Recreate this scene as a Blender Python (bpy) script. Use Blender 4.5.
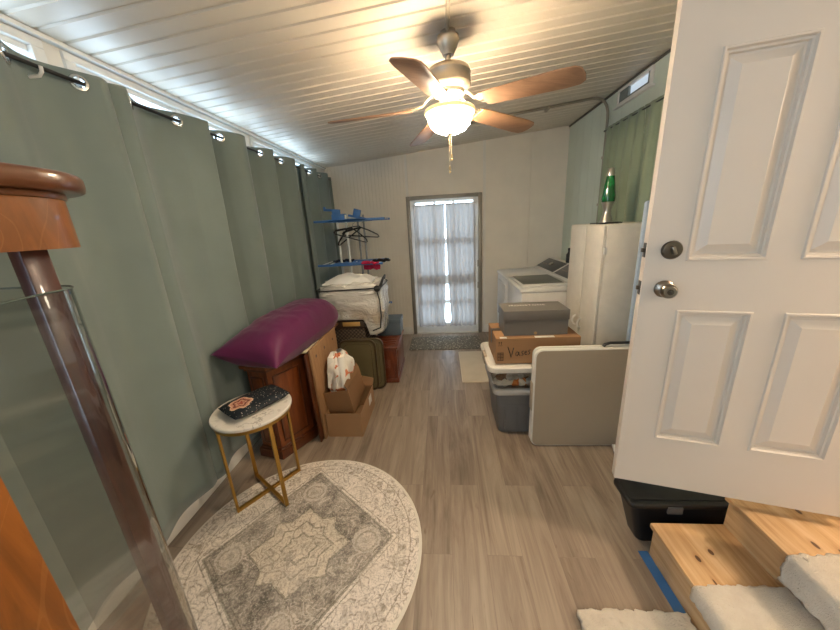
import bpy, bmesh, math, random
from mathutils import Vector, Matrix, noise as mnoise
random.seed(7)
PI = math.pi
for o in list(bpy.data.objects):
    bpy.data.objects.remove(o)
SC = bpy.context.scene
COL = SC.collection

# ------------------------------------------------------------------ camera
cd = bpy.data.cameras.new('camera')
cd.sensor_width = 36.0
cd.lens = 36.0 * 313.469 / 840.0
cd.clip_start = 0.02
cam = bpy.data.objects.new('camera', cd)
COL.objects.link(cam)
def _cam_matrix(p, y, r, h):
    cy, sy, cp, sp, cr, sr = math.cos(y), math.sin(y), math.cos(p), math.sin(p), math.cos(r), math.sin(r)
    fwd = Vector((sy*cp, cy*cp, -sp)); right = Vector((cy, -sy, 0)); down = fwd.cross(right)
    X = cr*right + sr*down; Y = -sr*right + cr*down
    m = Matrix((X, -Y, -fwd)).transposed().to_4x4()
    m.translation = Vector((0, 0, h))
    return m
cam.matrix_world = _cam_matrix(0.2805672, -0.0814176, 0.0560706, 1.65)
SC.camera = cam

# ------------------------------------------------------------------ world, lights, exposure
SC.view_settings.view_transform = 'Standard'
SC.view_settings.look = 'None'
SC.view_settings.gamma = 1.0
SC.view_settings.use_curve_mapping = False
SC.view_settings.exposure = 0.65
w = bpy.data.worlds.new('overcast_sky'); SC.world = w; w.use_nodes = True
bg = w.node_tree.nodes['Background']
bg.inputs[0].default_value = (0.62, 0.80, 1.0, 1); bg.inputs[1].default_value = 5.5

def light(kind, name, loc, energy, color, size=None, rot=None, sy=None):
    l = bpy.data.lights.new(name, kind); l.energy = energy; l.color = color
    if kind == 'POINT': l.shadow_soft_size = size
    if kind == 'AREA':
        l.size = size
        if sy: l.shape = 'RECTANGLE'; l.size_y = sy
    o = bpy.data.objects.new(name, l); COL.objects.link(o); o.location = loc
    if rot: o.rotation_euler = rot
    return o
def portal(name, loc, rot, sx, sy):
    o = light('AREA', name, loc, 1, (1, 1, 1), sx, rot, sy); o.data.cycles.is_portal = True
WARM = (1.0, 0.62, 0.30)
FX, FY = 0.066, 2.01
light('POINT', 'fan_bulb', (FX, FY, 2.262), 5, WARM, 0.05)
light('POINT', 'rear_fill', (-0.1, -1.3, 2.2), 9, (1.0, 0.80, 0.62), 0.25)  # unseen fill light added behind the camera, no fixture there
light('POINT', 'hall_lamp', (2.6, 0.66, 2.25), 80, (1.0, 0.82, 0.64), 0.16)
portal('window_portal', (-1.72, 0.9, 1.66), (0, -PI/2, 0), 1.5, 7.0)
portal('door_portal', (0.04, 4.80, 1.0), (-PI/2, 0, 0), 0.9, 1.9)

# ------------------------------------------------------------------ materials
def clampc(c): return (c[0], c[1], c[2], 1.0)
def S(hexs):
    v = [int(hexs[i:i+2], 16)/255 for i in (0, 2, 4)]
    return tuple((x/12.92 if x <= 0.04045 else ((x+0.055)/1.055)**2.4) for x in v)
class Ex:
    """tiny expression wrapper round shader math nodes"""
    def __init__(s, nt, v): s.nt, s.v = nt, v
    def _op(s, op, *a):
        n = s.nt.nodes.new('ShaderNodeMath'); n.operation = op
        for i, x in enumerate((s,)+a):
            x = x.v if isinstance(x, Ex) else x
            if isinstance(x, (int, float)): n.inputs[i].default_value = x
            else: s.nt.links.new(x, n.inputs[i])
        return Ex(s.nt, n.outputs[0])
    def __add__(s, o): return s._op('ADD', o)
    def __radd__(s, o): return s._op('ADD', o)
    def __sub__(s, o): return s._op('SUBTRACT', o)
    def __rsub__(s, o): return (s*-1.0)+o
    def __mul__(s, o): return s._op('MULTIPLY', o)
    def __rmul__(s, o): return s._op('MULTIPLY', o)
    def __truediv__(s, o): return s._op('DIVIDE', o)
    def abs(s): return s._op('ABSOLUTE')
    def sqrt(s): return s._op('SQRT')
    def sin(s): return s._op('SINE')
    def lt(s, o): return s._op('LESS_THAN', o)
    def gt(s, o): return s._op('GREATER_THAN', o)
    def mx(s, o): return s._op('MAXIMUM', o)
    def mn(s, o): return s._op('MINIMUM', o)
    def at2(s, o): return s._op('ARCTAN2', o)
    def frac(s): return s._op('FRACT')
    def smooth(s, a, b):
        n = s.nt.nodes.new('ShaderNodeMapRange'); n.interpolation_type = 'SMOOTHSTEP'
        s.nt.links.new(s.v, n.inputs[0]); n.inputs[1].default_value = a; n.inputs[2].default_value = b
        return Ex(s.nt, n.outputs[0])
class Mat:
    def __init__(s, name, color=(0.8, 0.8, 0.8), rough=0.6, metal=0.0, spec=0.5, coat=0.0, sheen=0.0, emit=None, es=0.0):
        s.m = bpy.data.materials.new(name); s.m.use_nodes = True
        s.nt = s.m.node_tree; s.b = s.nt.nodes['Principled BSDF']
        s.set('Base Color', clampc(color)); s.set('Roughness', rough); s.set('Metallic', metal)
        s.set('Specular IOR Level', spec); s.set('Coat Weight', coat); s.set('Sheen Weight', sheen)
        if emit: s.set('Emission Color', clampc(emit)); s.set('Emission Strength', es)
        s._tc = None
    def set(s, k, v): s.b.inputs[k].default_value = v
    def link(s, a, k): s.nt.links.new(a.v if isinstance(a, Ex) else a, s.b.inputs[k] if isinstance(k, str) else k)
    @property
    def co(s):
        if not s._tc: s._tc = s.nt.nodes.new('ShaderNodeTexCoord').outputs['Object']
        return s._tc
    def mapped(s, scale=(1, 1, 1), rot=(0, 0, 0), loc=(0, 0, 0)):
        n = s.nt.nodes.new('ShaderNodeMapping'); s.nt.links.new(s.co, n.inputs[0])
        n.inputs[1].default_value = loc; n.inputs[2].default_value = rot; n.inputs[3].default_value = scale
        return n.outputs[0]
    def xyz(s, vec=None):
        n = s.nt.nodes.new('ShaderNodeSeparateXYZ'); s.nt.links.new(vec or s.co, n.inputs[0])
        return [Ex(s.nt, n.outputs[i]) for i in range(3)]
    def noise(s, scale=5, detail=4, rough=0.55, dist=0.0, vec=None):
        n = s.nt.nodes.new('ShaderNodeTexNoise'); s.nt.links.new(vec or s.co, n.inputs['Vector'])
        n.inputs['Scale'].default_value = scale; n.inputs['Detail'].default_value = detail
        n.inputs['Roughness'].default_value = rough; n.inputs['Distortion'].default_value = dist
        return Ex(s.nt, n.outputs[0])
    def voro(s, scale=5, feature='F1', vec=None, out='Distance'):
        n = s.nt.nodes.new('ShaderNodeTexVoronoi'); s.nt.links.new(vec or s.co, n.inputs['Vector'])
        n.inputs['Scale'].default_value = scale; n.feature = feature
        return Ex(s.nt, n.outputs[out])
    def ramp(s, fac, stops):
        n = s.nt.nodes.new('ShaderNodeValToRGB'); s.nt.links.new(fac.v, n.inputs[0])
        r = n.color_ramp
        while len(r.elements) < len(stops): r.elements.new(0.5)
        for e, (p, c) in zip(r.elements, stops): e.position = p; e.color = clampc(c)
        return n.outputs[0]
    def mix(s, fac, a, b, mode='MIX'):
        n = s.nt.nodes.new('ShaderNodeMix'); n.data_type = 'RGBA'; n.blend_type = mode
        for x, k in ((fac, 0), (a, 6), (b, 7)):
            x = x.v if isinstance(x, Ex) else x
            if isinstance(x, (int, float)): n.inputs[k].default_value = x
            elif isinstance(x, tuple): n.inputs[k].default_value = clampc(x)
            else: s.nt.links.new(x, n.inputs[k])
        return n.outputs[2]
    def bump(s, h, strength=0.3, dist=0.01):
        n = s.nt.nodes.new('ShaderNodeBump'); n.inputs['Strength'].default_value = strength
        n.inputs['Distance'].default_value = dist; s.nt.links.new(h.v, n.inputs['Height'])
        s.nt.links.new(n.outputs[0], s.b.inputs['Normal']); return s

def painted(name, c, rough=0.5, var=0.04, bump=0.05):
    m = Mat(name, c, rough)
    n = m.noise(3.0, 3)
    m.link(m.ramp(n, [(0.3, tuple(x*(1-var) for x in c)), (0.7, tuple(min(1, x*(1+var)) for x in c))]), 'Base Color')
    m.bump(m.noise(90, 2), bump, 0.003)
    return m
def wood(name, c1, c2, scale=(30, 30, 2.5), rough=0.4, coat=0.2, dist=1.2, c3=None):
    m = Mat(name, c1, rough, coat=coat)
    v = m.mapped(scale)
    n = m.noise(1.0, 6, 0.6, dist, v)
    stops = [(0.28, c1), (0.62, c2)] + ([(0.8, c3)] if c3 else [])
    m.link(m.ramp(n, stops), 'Base Color')
    m.bump(n, 0.12, 0.004)
    return m
def fabric(name, c, rough=0.9, var=0.12, scale=260, sheen=0.15):
    m = Mat(name, c, rough, spec=0.25, sheen=sheen)
    n = m.noise(4, 3)
    m.link(m.ramp(n, [(0.3, tuple(x*(1-var) for x in c)), (0.7, tuple(min(1, x*(1+var)) for x in c))]), 'Base Color')
    m.bump(m.noise(scale, 2), 0.15, 0.002)
    return m
def plain(name, c, rough=0.5, metal=0.0, **k):
    m = Mat(name, c, rough, metal, **k)
    n = m.noise(14, 3)
    m.link(m.ramp(n, [(0.3, tuple(x*0.95 for x in c)), (0.7, tuple(min(1, x*1.04) for x in c))]), 'Base Color')
    return m
def pane(name, tint, gloss, rough=0.02):
    m = Mat(name); nt = m.nt; nt.nodes.remove(m.b)
    t = nt.nodes.new('ShaderNodeBsdfTransparent'); t.inputs[0].default_value = clampc(tint)
    g = nt.nodes.new('ShaderNodeBsdfGlossy'); g.inputs['Roughness'].default_value = rough
    f = nt.nodes.new('ShaderNodeLayerWeight'); f.inputs[0].default_value = 0.5
    pw = nt.nodes.new('ShaderNodeMath'); pw.operation = 'POWER'; pw.inputs[1].default_value = 4.0
    nt.links.new(f.outputs['Facing'], pw.inputs[0])
    ml = nt.nodes.new('ShaderNodeMath'); ml.operation = 'MULTIPLY_ADD'; ml.inputs[1].default_value = 0.55*gloss; ml.inputs[2].default_value = 0.035*gloss
    nt.links.new(pw.outputs[0], ml.inputs[0])
    mx = nt.nodes.new('ShaderNodeMixShader')
    nt.links.new(ml.outputs[0], mx.inputs[0]); nt.links.new(t.outputs[0], mx.inputs[1]); nt.links.new(g.outputs[0], mx.inputs[2])
    nt.links.new(mx.outputs[0], nt.nodes['Material Output'].inputs[0])
    return m
def translucent(name, c, thru, trans=0.0, rough=0.9):
    """cloth that lets some light through; trans = share seen straight through the weave"""
    m = Mat(name); nt = m.nt; nt.nodes.remove(m.b)
    d = nt.nodes.new('ShaderNodeBsdfDiffuse'); d.inputs[0].default_value = clampc(c)
    t = nt.nodes.new('ShaderNodeBsdfTranslucent'); t.inputs[0].default_value = clampc(c)
    mx = nt.nodes.new('ShaderNodeMixShader'); mx.inputs[0].default_value = thru
    nt.links.new(d.outputs[0], mx.inputs[1]); nt.links.new(t.outputs[0], mx.inputs[2])
    p = nt.nodes.new('ShaderNodeBsdfTransparent')
    m2 = nt.nodes.new('ShaderNodeMixShader'); m2.inputs[0].default_value = trans
    nt.links.new(mx.outputs[0], m2.inputs[1]); nt.links.new(p.outputs[0], m2.inputs[2])
    nt.links.new(m2.outputs[0], nt.nodes['Material Output'].inputs[0])
    return m

# ------------------------------------------------------------------ mesh builder
class MB:
    def __init__(s): s.bm = bmesh.new()
    def _add(s, tb, M=None):
        if M is not None: tb.transform(M)
        me = bpy.data.meshes.new('tmp'); tb.to_mesh(me); tb.free()
        s.bm.from_mesh(me); bpy.data.meshes.remove(me); return s
    def box(s, a, b, bev=0.0, M=None, seg=2):
        tb = bmesh.new(); bmesh.ops.create_cube(tb, size=1)
        sx, sy, sz = (b[i]-a[i] for i in range(3))
        tb.transform(Matrix.Translation([(a[i]+b[i])/2 for i in range(3)]) @ Matrix.Diagonal((sx, sy, sz, 1)))
        if bev: bmesh.ops.bevel(tb, geom=tb.edges[:], offset=min(bev, abs(sx)/2.1, abs(sy)/2.1, abs(sz)/2.1), segments=seg, affect='EDGES', profile=0.5)
        return s._add(tb, M)
    def tube(s, pts, r, seg=8, closed=False, flat=None, caps=True):
        pts = [Vector(p) for p in pts]; n = len(pts); tb = bmesh.new(); rings = []
        up = None
        for i, p in enumerate(pts):
            if closed: d = pts[(i+1) % n]-pts[i-1]
            else: d = pts[min(i+1, n-1)]-pts[max(i-1, 0)]
            d.normalize()
            if up is None: up = Vector((0, 0, 1)) if abs(d.z) < 0.9 else Vector((0, 1, 0))
            side = d.cross(up).normalized(); up = side.cross(d).normalized()
            rr = r[i] if isinstance(r, (list, tuple)) else r
            ring = []
            for k in range(seg):
                a = 2*PI*(k+0.5)/seg
                if flat: off = side*math.cos(a)*rr*flat[0]+up*math.sin(a)*rr*flat[1]
                else: off = side*math.cos(a)*rr+up*math.sin(a)*rr
                ring.append(tb.verts.new(p+off))
            rings.append(ring)
        m = n if closed else n-1
        for i in range(m):
            A, B = rings[i], rings[(i+1) % n]
            for k in range(seg): tb.faces.new((A[k], A[(k+1) % seg], B[(k+1) % seg], B[k]))
        if not closed and caps: tb.faces.new(rings[0][::-1]); tb.faces.new(rings[-1])
        bmesh.ops.recalc_face_normals(tb, faces=tb.faces[:])
        return s._add(tb)
    def lathe(s, prof, M=None, seg=28, cap=True):
        tb = bmesh.new(); rings = []
        for r, z in prof:
            rings.append([tb.verts.new((max(r, 1e-4)*math.cos(2*PI*k/seg), max(r, 1e-4)*math.sin(2*PI*k/seg), z)) for k in range(seg)])
        for A, B in zip(rings, rings[1:]):
            for k in range(seg): tb.faces.new((A[k], A[(k+1) % seg], B[(k+1) % seg], B[k]))
        if cap: tb.faces.new(rings[0][::-1]); tb.faces.new(rings[-1])
        bmesh.ops.recalc_face_normals(tb, faces=tb.faces[:])
        return s._add(tb, M)
    def prism(s, poly, z0, z1, bev=0.0, M=None, seg=2):
        tb = bmesh.new()
        lo = [tb.verts.new((x, y, z0)) for x, y in poly]; hi = [tb.verts.new((x, y, z1)) for x, y in poly]
        n = len(poly)
        tb.faces.new(lo[::-1]); tb.faces.new(hi)
        for i in range(n): tb.faces.new((lo[i], lo[(i+1) % n], hi[(i+1) % n], hi[i]))
        bmesh.ops.recalc_face_normals(tb, faces=tb.faces[:])
        if bev:
            ed = [e for e in tb.edges if abs(e.verts[0].co.z-e.verts[1].co.z) < 1e-6]
            bmesh.ops.bevel(tb, geom=ed, offset=bev, segments=seg, affect='EDGES', profile=0.5)
        return s._add(tb, M)
    def grid(s, fn, nu, nv, M=None, keep=None, closed_u=False):
        tb = bmesh.new()
        V = [[tb.verts.new(fn(i/nu, j/nv)) for i in range(nu+1 if not closed_u else nu)] for j in range(nv+1)]
        L = len(V[0])
        for j in range(nv):
            for i in range(nu):
                i2 = (i+1) % L
                if keep and not keep((i+0.5)/nu, (j+0.5)/nv): continue
                tb.faces.new((V[j][i], V[j][i2], V[j+1][i2], V[j+1][i]))
        bmesh.ops.delete(tb, geom=[v for v in tb.verts if not v.link_faces], context='VERTS')
        return s._add(tb, M)
    def ball(s, c, r, sub=2, sc=(1, 1, 1)):
        tb = bmesh.new(); bmesh.ops.create_icosphere(tb, subdivisions=sub, radius=r)
        return s._add(tb, Matrix.Translation(c) @ Matrix.Diagonal((*sc, 1)))
    def build(s, name, mat, parent=None, smooth=True, xf=None, thick=None, ang=40, off=0):
        if xf is not None: s.bm.transform(xf)
        if parent is not None: s.bm.transform(Matrix.Translation(-wloc(parent)))
        me = bpy.data.meshes.new(name); s.bm.to_mesh(me); s.bm.free()
        o = bpy.data.objects.new(name, me); COL.objects.link(o)
        me.materials.append(mat.m)
        if smooth:
            me.polygons.foreach_set('use_smooth', [True]*len(me.polygons))
            try: me.set_sharp_from_angle(angle=math.radians(ang))
            except Exception: pass
        if thick:
            md = o.modifiers.new('thickness', 'SOLIDIFY'); md.thickness = thick; md.offset = off
        if parent is not None: o.parent = parent
        return o
def wloc(o):
    v = Vector((0, 0, 0))
    while o is not None: v += o.location; o = o.parent
    return v
def tag(o, label, cat, group=None):
    o['label'] = label; o['category'] = cat
    if group: o['group'] = group
    return o
def thing(name, loc, label, cat, group=None):
    o = bpy.data.objects.new(name, None); COL.objects.link(o); o.location = loc
    o.empty_display_size = 0.1
    return tag(o, label, cat, group)
def struct(o): o['kind'] = 'structure'; return o
def T(x, y, z): return Matrix.Translation((x, y, z))
def RX(a): return Matrix.Rotation(a, 4, 'X')
def RY(a): return Matrix.Rotation(a, 4, 'Y')
def RZ(a): return Matrix.Rotation(a, 4, 'Z')
def rrect(x0, y0, x1, y1, r, n=6):
    out = []
    for cx, cy, a0 in ((x1-r, y1-r, 0), (x0+r, y1-r, PI/2), (x0+r, y0+r, PI), (x1-r, y0+r, 1.5*PI)):
        for k in range(n+1):
            a = a0+PI/2*k/n; out.append((cx+r*math.cos(a), cy+r*math.sin(a)))
    return out
def text_mesh(txt, size, name, mat, parent, M, depth=0.0005, space=1.0):
    c = bpy.data.curves.new('tmp_text', 'FONT'); c.body = txt; c.size = size; c.extrude = depth; c.align_x = 'CENTER'; c.align_y = 'CENTER'; c.space_character = space
    o = bpy.data.objects.new('tmp_text', c); COL.objects.link(o)
    dg = bpy.context.evaluated_depsgraph_get(); me = bpy.data.meshes.new_from_object(o.evaluated_get(dg))
    bpy.data.objects.remove(o); bpy.data.curves.remove(c)
    b = MB(); b.bm.from_mesh(me); bpy.data.meshes.remove(me)
    return b.build(name, mat, parent, smooth=False, xf=M)
def fn2(x, y, s=1.0, seed=0.0): return mnoise.noise(Vector((x*s, y*s, seed)))

# ================================================================== THE ROOM
XL, XR, YB, YN = -1.60, 1.68, 4.65, -2.4
def ceil_z(x): return 2.475+0.09*(x+1.6)

# floor: grey-brown wood-look planks running along the room
m = Mat('plank_floor', (0.3, 0.25, 0.2), 0.42, spec=0.4)
br = m.nt.nodes.new('ShaderNodeTexBrick')
m.nt.links.new(m.mapped((1, 1, 1), (0, 0, PI/2)), br.inputs['Vector'])
br.inputs['Color1'].default_value = (0.0, 0, 0, 1); br.inputs['Color2'].default_value = (1, 1, 1, 1); br.inputs['Mortar'].default_value = (0.5, 0.5, 0.5, 1)
br.inputs['Scale'].default_value = 1.0; br.inputs['Mortar Size'].default_value = 0.0012; br.inputs['Brick Width'].default_value = 1.22; br.inputs['Row Height'].default_value = 0.178
br.offset = 0.37
plank = Ex(m.nt, br.outputs['Color'])
def shifted(m, sc, plank):
    v = m.nt.nodes.new('ShaderNodeVectorMath'); v.operation = 'MULTIPLY_ADD'
    m.nt.links.new(br.outputs['Color'], v.inputs[0]); v.inputs[1].default_value = (3.1, 17.3, 5.0)
    m.nt.links.new(m.mapped(sc), v.inputs[2]); return v.outputs[0]
g1 = m.noise(1.0, 6, 0.62, 1.4, shifted(m, (9, 0.9, 1), plank))
g2 = m.noise(1.0, 4, 0.7, 0.3, shifted(m, (70, 2.2, 1), plank))
knots = m.noise(1.0, 3, 0.6, 2.2, shifted(m, (13, 2.0, 1), plank))
f = g1*0.66+g2*0.22+plank*0.06
base = m.ramp(f, [(0.28, S('645548')), (0.42, S('867565')), (0.55, S('9c8b79')), (0.75, S('ad9e8c'))])
kn = m.ramp(knots, [(0.66, (1, 1, 1)), (0.76, (0.5, 0.42, 0.35))])
base = m.mix(0.8, base, kn, 'MULTIPLY')
base = m.mix(Ex(m.nt, br.outputs['Fac'])*0.4, base, S('6a5a4c'))
m.link(base, 'Base Color'); m.bump(g2*0.5-Ex(m.nt, br.outputs['Fac'])*0.6, 0.12, 0.003)
FLOOR = m
struct(MB().box((XL-0.1, YN, -0.12), (XR+0.1, YB+0.1, 0)).build('floor', FLOOR, smooth=False))

WHITE = painted('white_trim_paint', S('e2dfd8'), 0.45)
VINYL = plain('white_vinyl', S('e4e4e2'), 0.35)
BACKW = painted('cream_panel_paint', S('dcd2c2'), 0.55)
# ribbed ceiling pans running up the slope
cb = MB(); y = YN
while y < YB+0.05:
    prof = [(y+0.004, 0.0), (y+0.010, -0.007), (y+0.088, -0.007), (y+0.094, 0.0)]
    y2 = min(y+0.1, YB+0.1)
    for (ya, za), (yb, zb) in zip(prof, prof[1:]+[(y+0.104, 0.0)]):
        v = [cb.bm.verts.new((x, yy, ceil_z(x)+zz)) for x, yy, zz in ((XL-0.1, ya, za), (XR+0.1, ya, za), (XR+0.1, yb, zb), (XL-0.1, yb, zb))]
        cb.bm.faces.new(v[::-1])
    y += 0.1
for (z0, z1) in ((0.03, 0.06),):
    cb.prism([(XL-0.1, YN), (XR+0.1, YN), (XR+0.1, YB+0.1), (XL-0.1, YB+0.1)], 0, 0.03, M=Matrix(((1, 0, 0, 0), (0, 1, 0, 0), (0.09, 0, 1, 2.475+0.144+0.012), (0, 0, 0, 1))))
CEILM = painted('ceiling_pan_paint', S('d2cabd'), 0.4)
struct(cb.build('ceiling', CEILM, smooth=False))

# left wall: low wall, window band, narrow head
lw = MB()
lw.box((XL-0.10, YN, 0), (XL, YB+0.1, 0.85)).box((XL-0.10, YN, 2.445), (XL, YB+0.1, 2.50))
PIERS = [(YN, -2.3), (-0.93, -0.86), (1.425, 1.495), (2.83, 2.87), (4.22, YB+0.1)]
for a, b in PIERS: lw.box((XL-0.10, a, 0.85), (XL-0.001, b, 2.45))
struct(lw.build('wall_left', WHITE, smooth=False))
def ext(poly_yz_x): pass
# back wall with a doorway
DX0, DX1, DZ = -0.455, 0.535, 2.0
bw = MB()
def wall_xz(b, x0, x1, z0, z1s, y0, y1):
    """block between x0..x1 from z0 up to z1s (callable or number)"""
    f_ = z1s if callable(z1s) else (lambda x: z1s)
    vs = [b.bm.verts.new((x, y, z)) for y in (y0, y1) for x, z in ((x0, z0), (x1, z0), (x1, f_(x1)), (x0, f_(x0)))]
    for q in ((0, 1, 2, 3), (7, 6, 5, 4), (0, 4, 5, 1), (1, 5, 6, 2), (2, 6, 7, 3), (3, 7, 4, 0)): b.bm.faces.new([vs[i] for i in q])
top = lambda x: ceil_z(x)+0.02
wall_xz(bw, XL-0.1, DX0, 0, top, YB, YB+0.1); wall_xz(bw, DX1, XR+0.1, 0, top, YB, YB+0.1); wall_xz(bw, DX0, DX1, DZ, top, YB, YB+0.1)
BPAN = painted('beadboard_paint', S('e6dfd3'), 0.5)
x0_ = XL
while x0_ < -0.50:
    wall_xz(bw, x0_+0.004, min(x0_+0.046, -0.462), 0.0, lambda x: ceil_z(x)-0.002, YB-0.009, YB); x0_ += 0.05
x0_ = -0.455
while x0_ < 0.56:
    wall_xz(bw, x0_+0.005, min(x0_+0.110, 0.588), DZ+0.03, lambda x: ceil_z(x)-0.002, YB-0.009, YB); x0_ += 0.116
wall_xz(bw, 0.61, 1.21, 0.0, lambda x: ceil_z(x)-0.002, YB-0.009, YB); wall_xz(bw, 1.214, XR, 0.0, lambda x: ceil_z(x)-0.002, YB-0.009, YB)
struct(bw.build('wall_back', BPAN, smooth=False))
bt = MB().box((-0.478, YB-0.026, 2.03), (-0.445, YB, ceil_z(-0.46)-0.01)); struct(bt.build('trim_1', WHITE, smooth=False))
bt = MB().box((0.582, YB-0.026, 0.121), (0.615, YB, ceil_z(0.6)-0.01)); struct(bt.build('trim_2', WHITE, smooth=False))
# right wall: pale green siding, doorway to the house, curtained window, small vent window
def groove(v, sp, wd): return ((((v/sp).frac()-0.5).abs()).gt(0.5-wd/sp/2))
SIDING = painted('pale_green_siding', S('cfd8ca'), 0.5)
x_, y_, z_ = SIDING.xyz(); SIDING.bump(groove(y_, 0.2, 0.010)*-1.0, 1.0, 0.02)
rw = MB()
DY0, DY1, DZ0, DZ1 = 0.06, 1.10, 0.40, 2.47
def rbox(y0, y1, z0, z1): rw.box((XR, y0, z0), (XR+0.12, y1, z1))
ZT = 2.79
rbox(YN, DY0, 0, ZT); rbox(DY0, DY1, 0, DZ0-0.02); rbox(DY0, DY1, DZ1, ZT); rbox(DY1, 2.45, 0, ZT)
rbox(2.45, 3.5, 0, 1.0); rbox(2.45, 3.5, 2.33, 2.61); rbox(3.5, YB+0.1, 0, ZT)
rbox(2.45, 2.99, 2.61, ZT); rbox(3.44, 3.5, 2.61, ZT); rbox(2.99, 3.44, 2.72, ZT)
struct(rw.build('wall_right', SIDING, smooth=False))
# wall behind the camera
nw = MB(); wall_xz(nw, XL-0.1, XR+0.1, 0, top, YN-0.1, YN); struct(nw.build('wall_near', BACKW, smooth=False))
# house hall beyond the doorway
hb = MB().box((XR, -0.9, 0.28), (3.6, 2.0, DZ0)); struct(hb.build('floor_hall', FLOOR, smooth=False))
hb = MB().box((XR+0.12, -0.9, 2.62), (3.6, 2.0, 2.7)).box((3.6, -0.9, 0.28), (3.7, 2.0, 2.7)).box((XR+0.12, -1.0, 0.28), (3.7, -0.9, 2.7)).box((XR+0.12, 2.0, 0.28), (3.7, 2.1, 2.7))
struct(hb.build('wall_hall', BACKW, smooth=False))
# trims
cs = MB().box((XR-0.012, DY0-0.075, DZ0), (XR+0.13, DY0, DZ1+0.07), 0.004).box((XR-0.012, DY1, DZ0), (XR+0.13, DY1+0.075, DZ1+0.07), 0.004).box((XR-0.012, DY0, DZ1), (XR+0.13, DY1, DZ1+0.07), 0.004)
struct(cs.build('trim_3', WHITE))
b = MB().box((XL, YN, 0), (XL+0.016, YB, 0.155), 0.004); struct(b.build('baseboard_left', WHITE))
b = MB().box((XL+0.016, YB-0.016, 0), (DX0-0.055, YB, 0.12), 0.004).box((DX1+0.055, YB-0.016, 0), (XR-0.016, YB, 0.12), 0.004); struct(b.build('baseboard_back', WHITE))
b = MB().box((XR-0.016, 1.2, 0), (XR, YB, 0.1), 0.004); struct(b.build('baseboard_right', WHITE))
DARKTRIM = plain('dark_seam_trim', S('5d574c'), 0.5)
b = MB().box((XR-0.014, 1.2, ceil_z(XR)-0.028), (XR-0.001, YB, ceil_z(XR)-0.012)); struct(b.build('trim_4', DARKTRIM, smooth=False))
b = MB().box((XL+0.001, YN, 2.452), (XL+0.03, YB, 2.470), 0.004); struct(b.build('trim_5', VINYL))

# left windows
GLASS = pane('window_glass', (0.95, 0.97, 0.97), 1.0)
ALU = plain('window_alu', S('c9ccce'), 0.4)
def slider(n, y0, y1, mid):
    f = MB(); x0, x1 = XL-0.075, XL+0.012
    f.box((x0, y0, 0.85), (x1, y1, 0.90), 0.003).box((x0, y0, 2.415), (x1, y1, 2.447), 0.003)
    f.box((x0, y0, 0.90), (x1, y0+0.045, 2.415), 0.003).box((x0, y1-0.045, 0.90), (x1, y1, 2.415), 0.003)
    f.box((x0+0.015, y0+0.045, 2.39), (x1-0.02, y1-0.045, 2.415), 0.003)
    f.box((x0+0.01, mid-0.02, 0.90), (x1-0.012, mid+0.02, 2.415), 0.003)
    o = struct(f.build('window_%d' % n, VINYL))
    g = MB().box((x0+0.03, y0+0.04, 0.89), (x0+0.034, y1-0.04, 2.40)).build('pane', GLASS, o, smooth=False)
slider(1, -0.86, 1.425, 0.3); slider(2, 1.495, 2.83, 2.126); slider(3, 2.87, 4.22, 3.5); slider(4, -2.3, -0.93, -1.6)

# vent window high on the right wall
f = MB(); xa, xb = XR-0.02, XR+0.05
f.box((xa, 2.965, 2.60), (xb, 3.465, 2.622), 0.003).box((xa, 2.965, 2.712), (xb, 3.465, 2.735), 0.003).box((xa, 2.965, 2.622), (xb, 2.99, 2.712), 0.003).box((xa, 3.44, 2.622), (xb, 3.465, 2.712), 0.003)
f.box((xa-0.012, 2.93, 2.585), (XR-0.001, 3.5, 2.598), 0.002)
vw = struct(f.build('window_5', WHITE))
VENTGLOW = Mat('glowing_vent_glass', S('c8d3da'), 0.25); VENTGLOW.set('Emission Color', (0.72, 0.85, 1.0, 1)); VENTGLOW.set('Emission Strength', 0.35)  # emission makes the pane glow, in place of light from behind it
MB().box((XR+0.01, 2.985, 2.615), (XR+0.02, 3.445, 2.72)).build('pane', VENTGLOW, vw, smooth=False)
FG = plain('vent_grey_sash', S('7d837f'), 0.5)
MB().box((XR-0.012, 2.99, 2.622), (XR+0.008, 3.02, 2.712)).box((XR-0.012, 3.3, 2.622), (XR+0.008, 3.44, 2.712)).box((XR-0.012, 2.99, 2.622), (XR+0.008, 3.44, 2.638)).build('sash', FG, vw, smooth=False)
# window behind the green curtain
f = MB()
f.box((XR-0.01, 2.45, 1.0), (XR+0.06, 2.50, 2.33)).box((XR-0.01, 3.45, 1.0), (XR+0.06, 3.5, 2.33)).box((XR-0.01, 2.5, 1.0), (XR+0.06, 3.45, 1.05)).box((XR-0.01, 2.5, 2.28), (XR+0.06, 3.45, 2.33))
for yy in (2.82, 3.13): f.box((XR, yy-0.012, 1.05), (XR+0.03, yy+0.012, 2.28))
for zz in (1.47, 1.67, 1.88, 2.08): f.box((XR, 2.5, zz-0.012), (XR+0.03, 3.45, zz+0.012))
hw = struct(f.build('window_6', WHITE, smooth=False))
HG = plain('house_window_dark_glass', S('59615c'), 0.15)
MB().box((XR+0.035, 2.5, 1.05), (XR+0.042, 3.45, 2.28)).build('pane', HG, hw, smooth=False)

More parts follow.
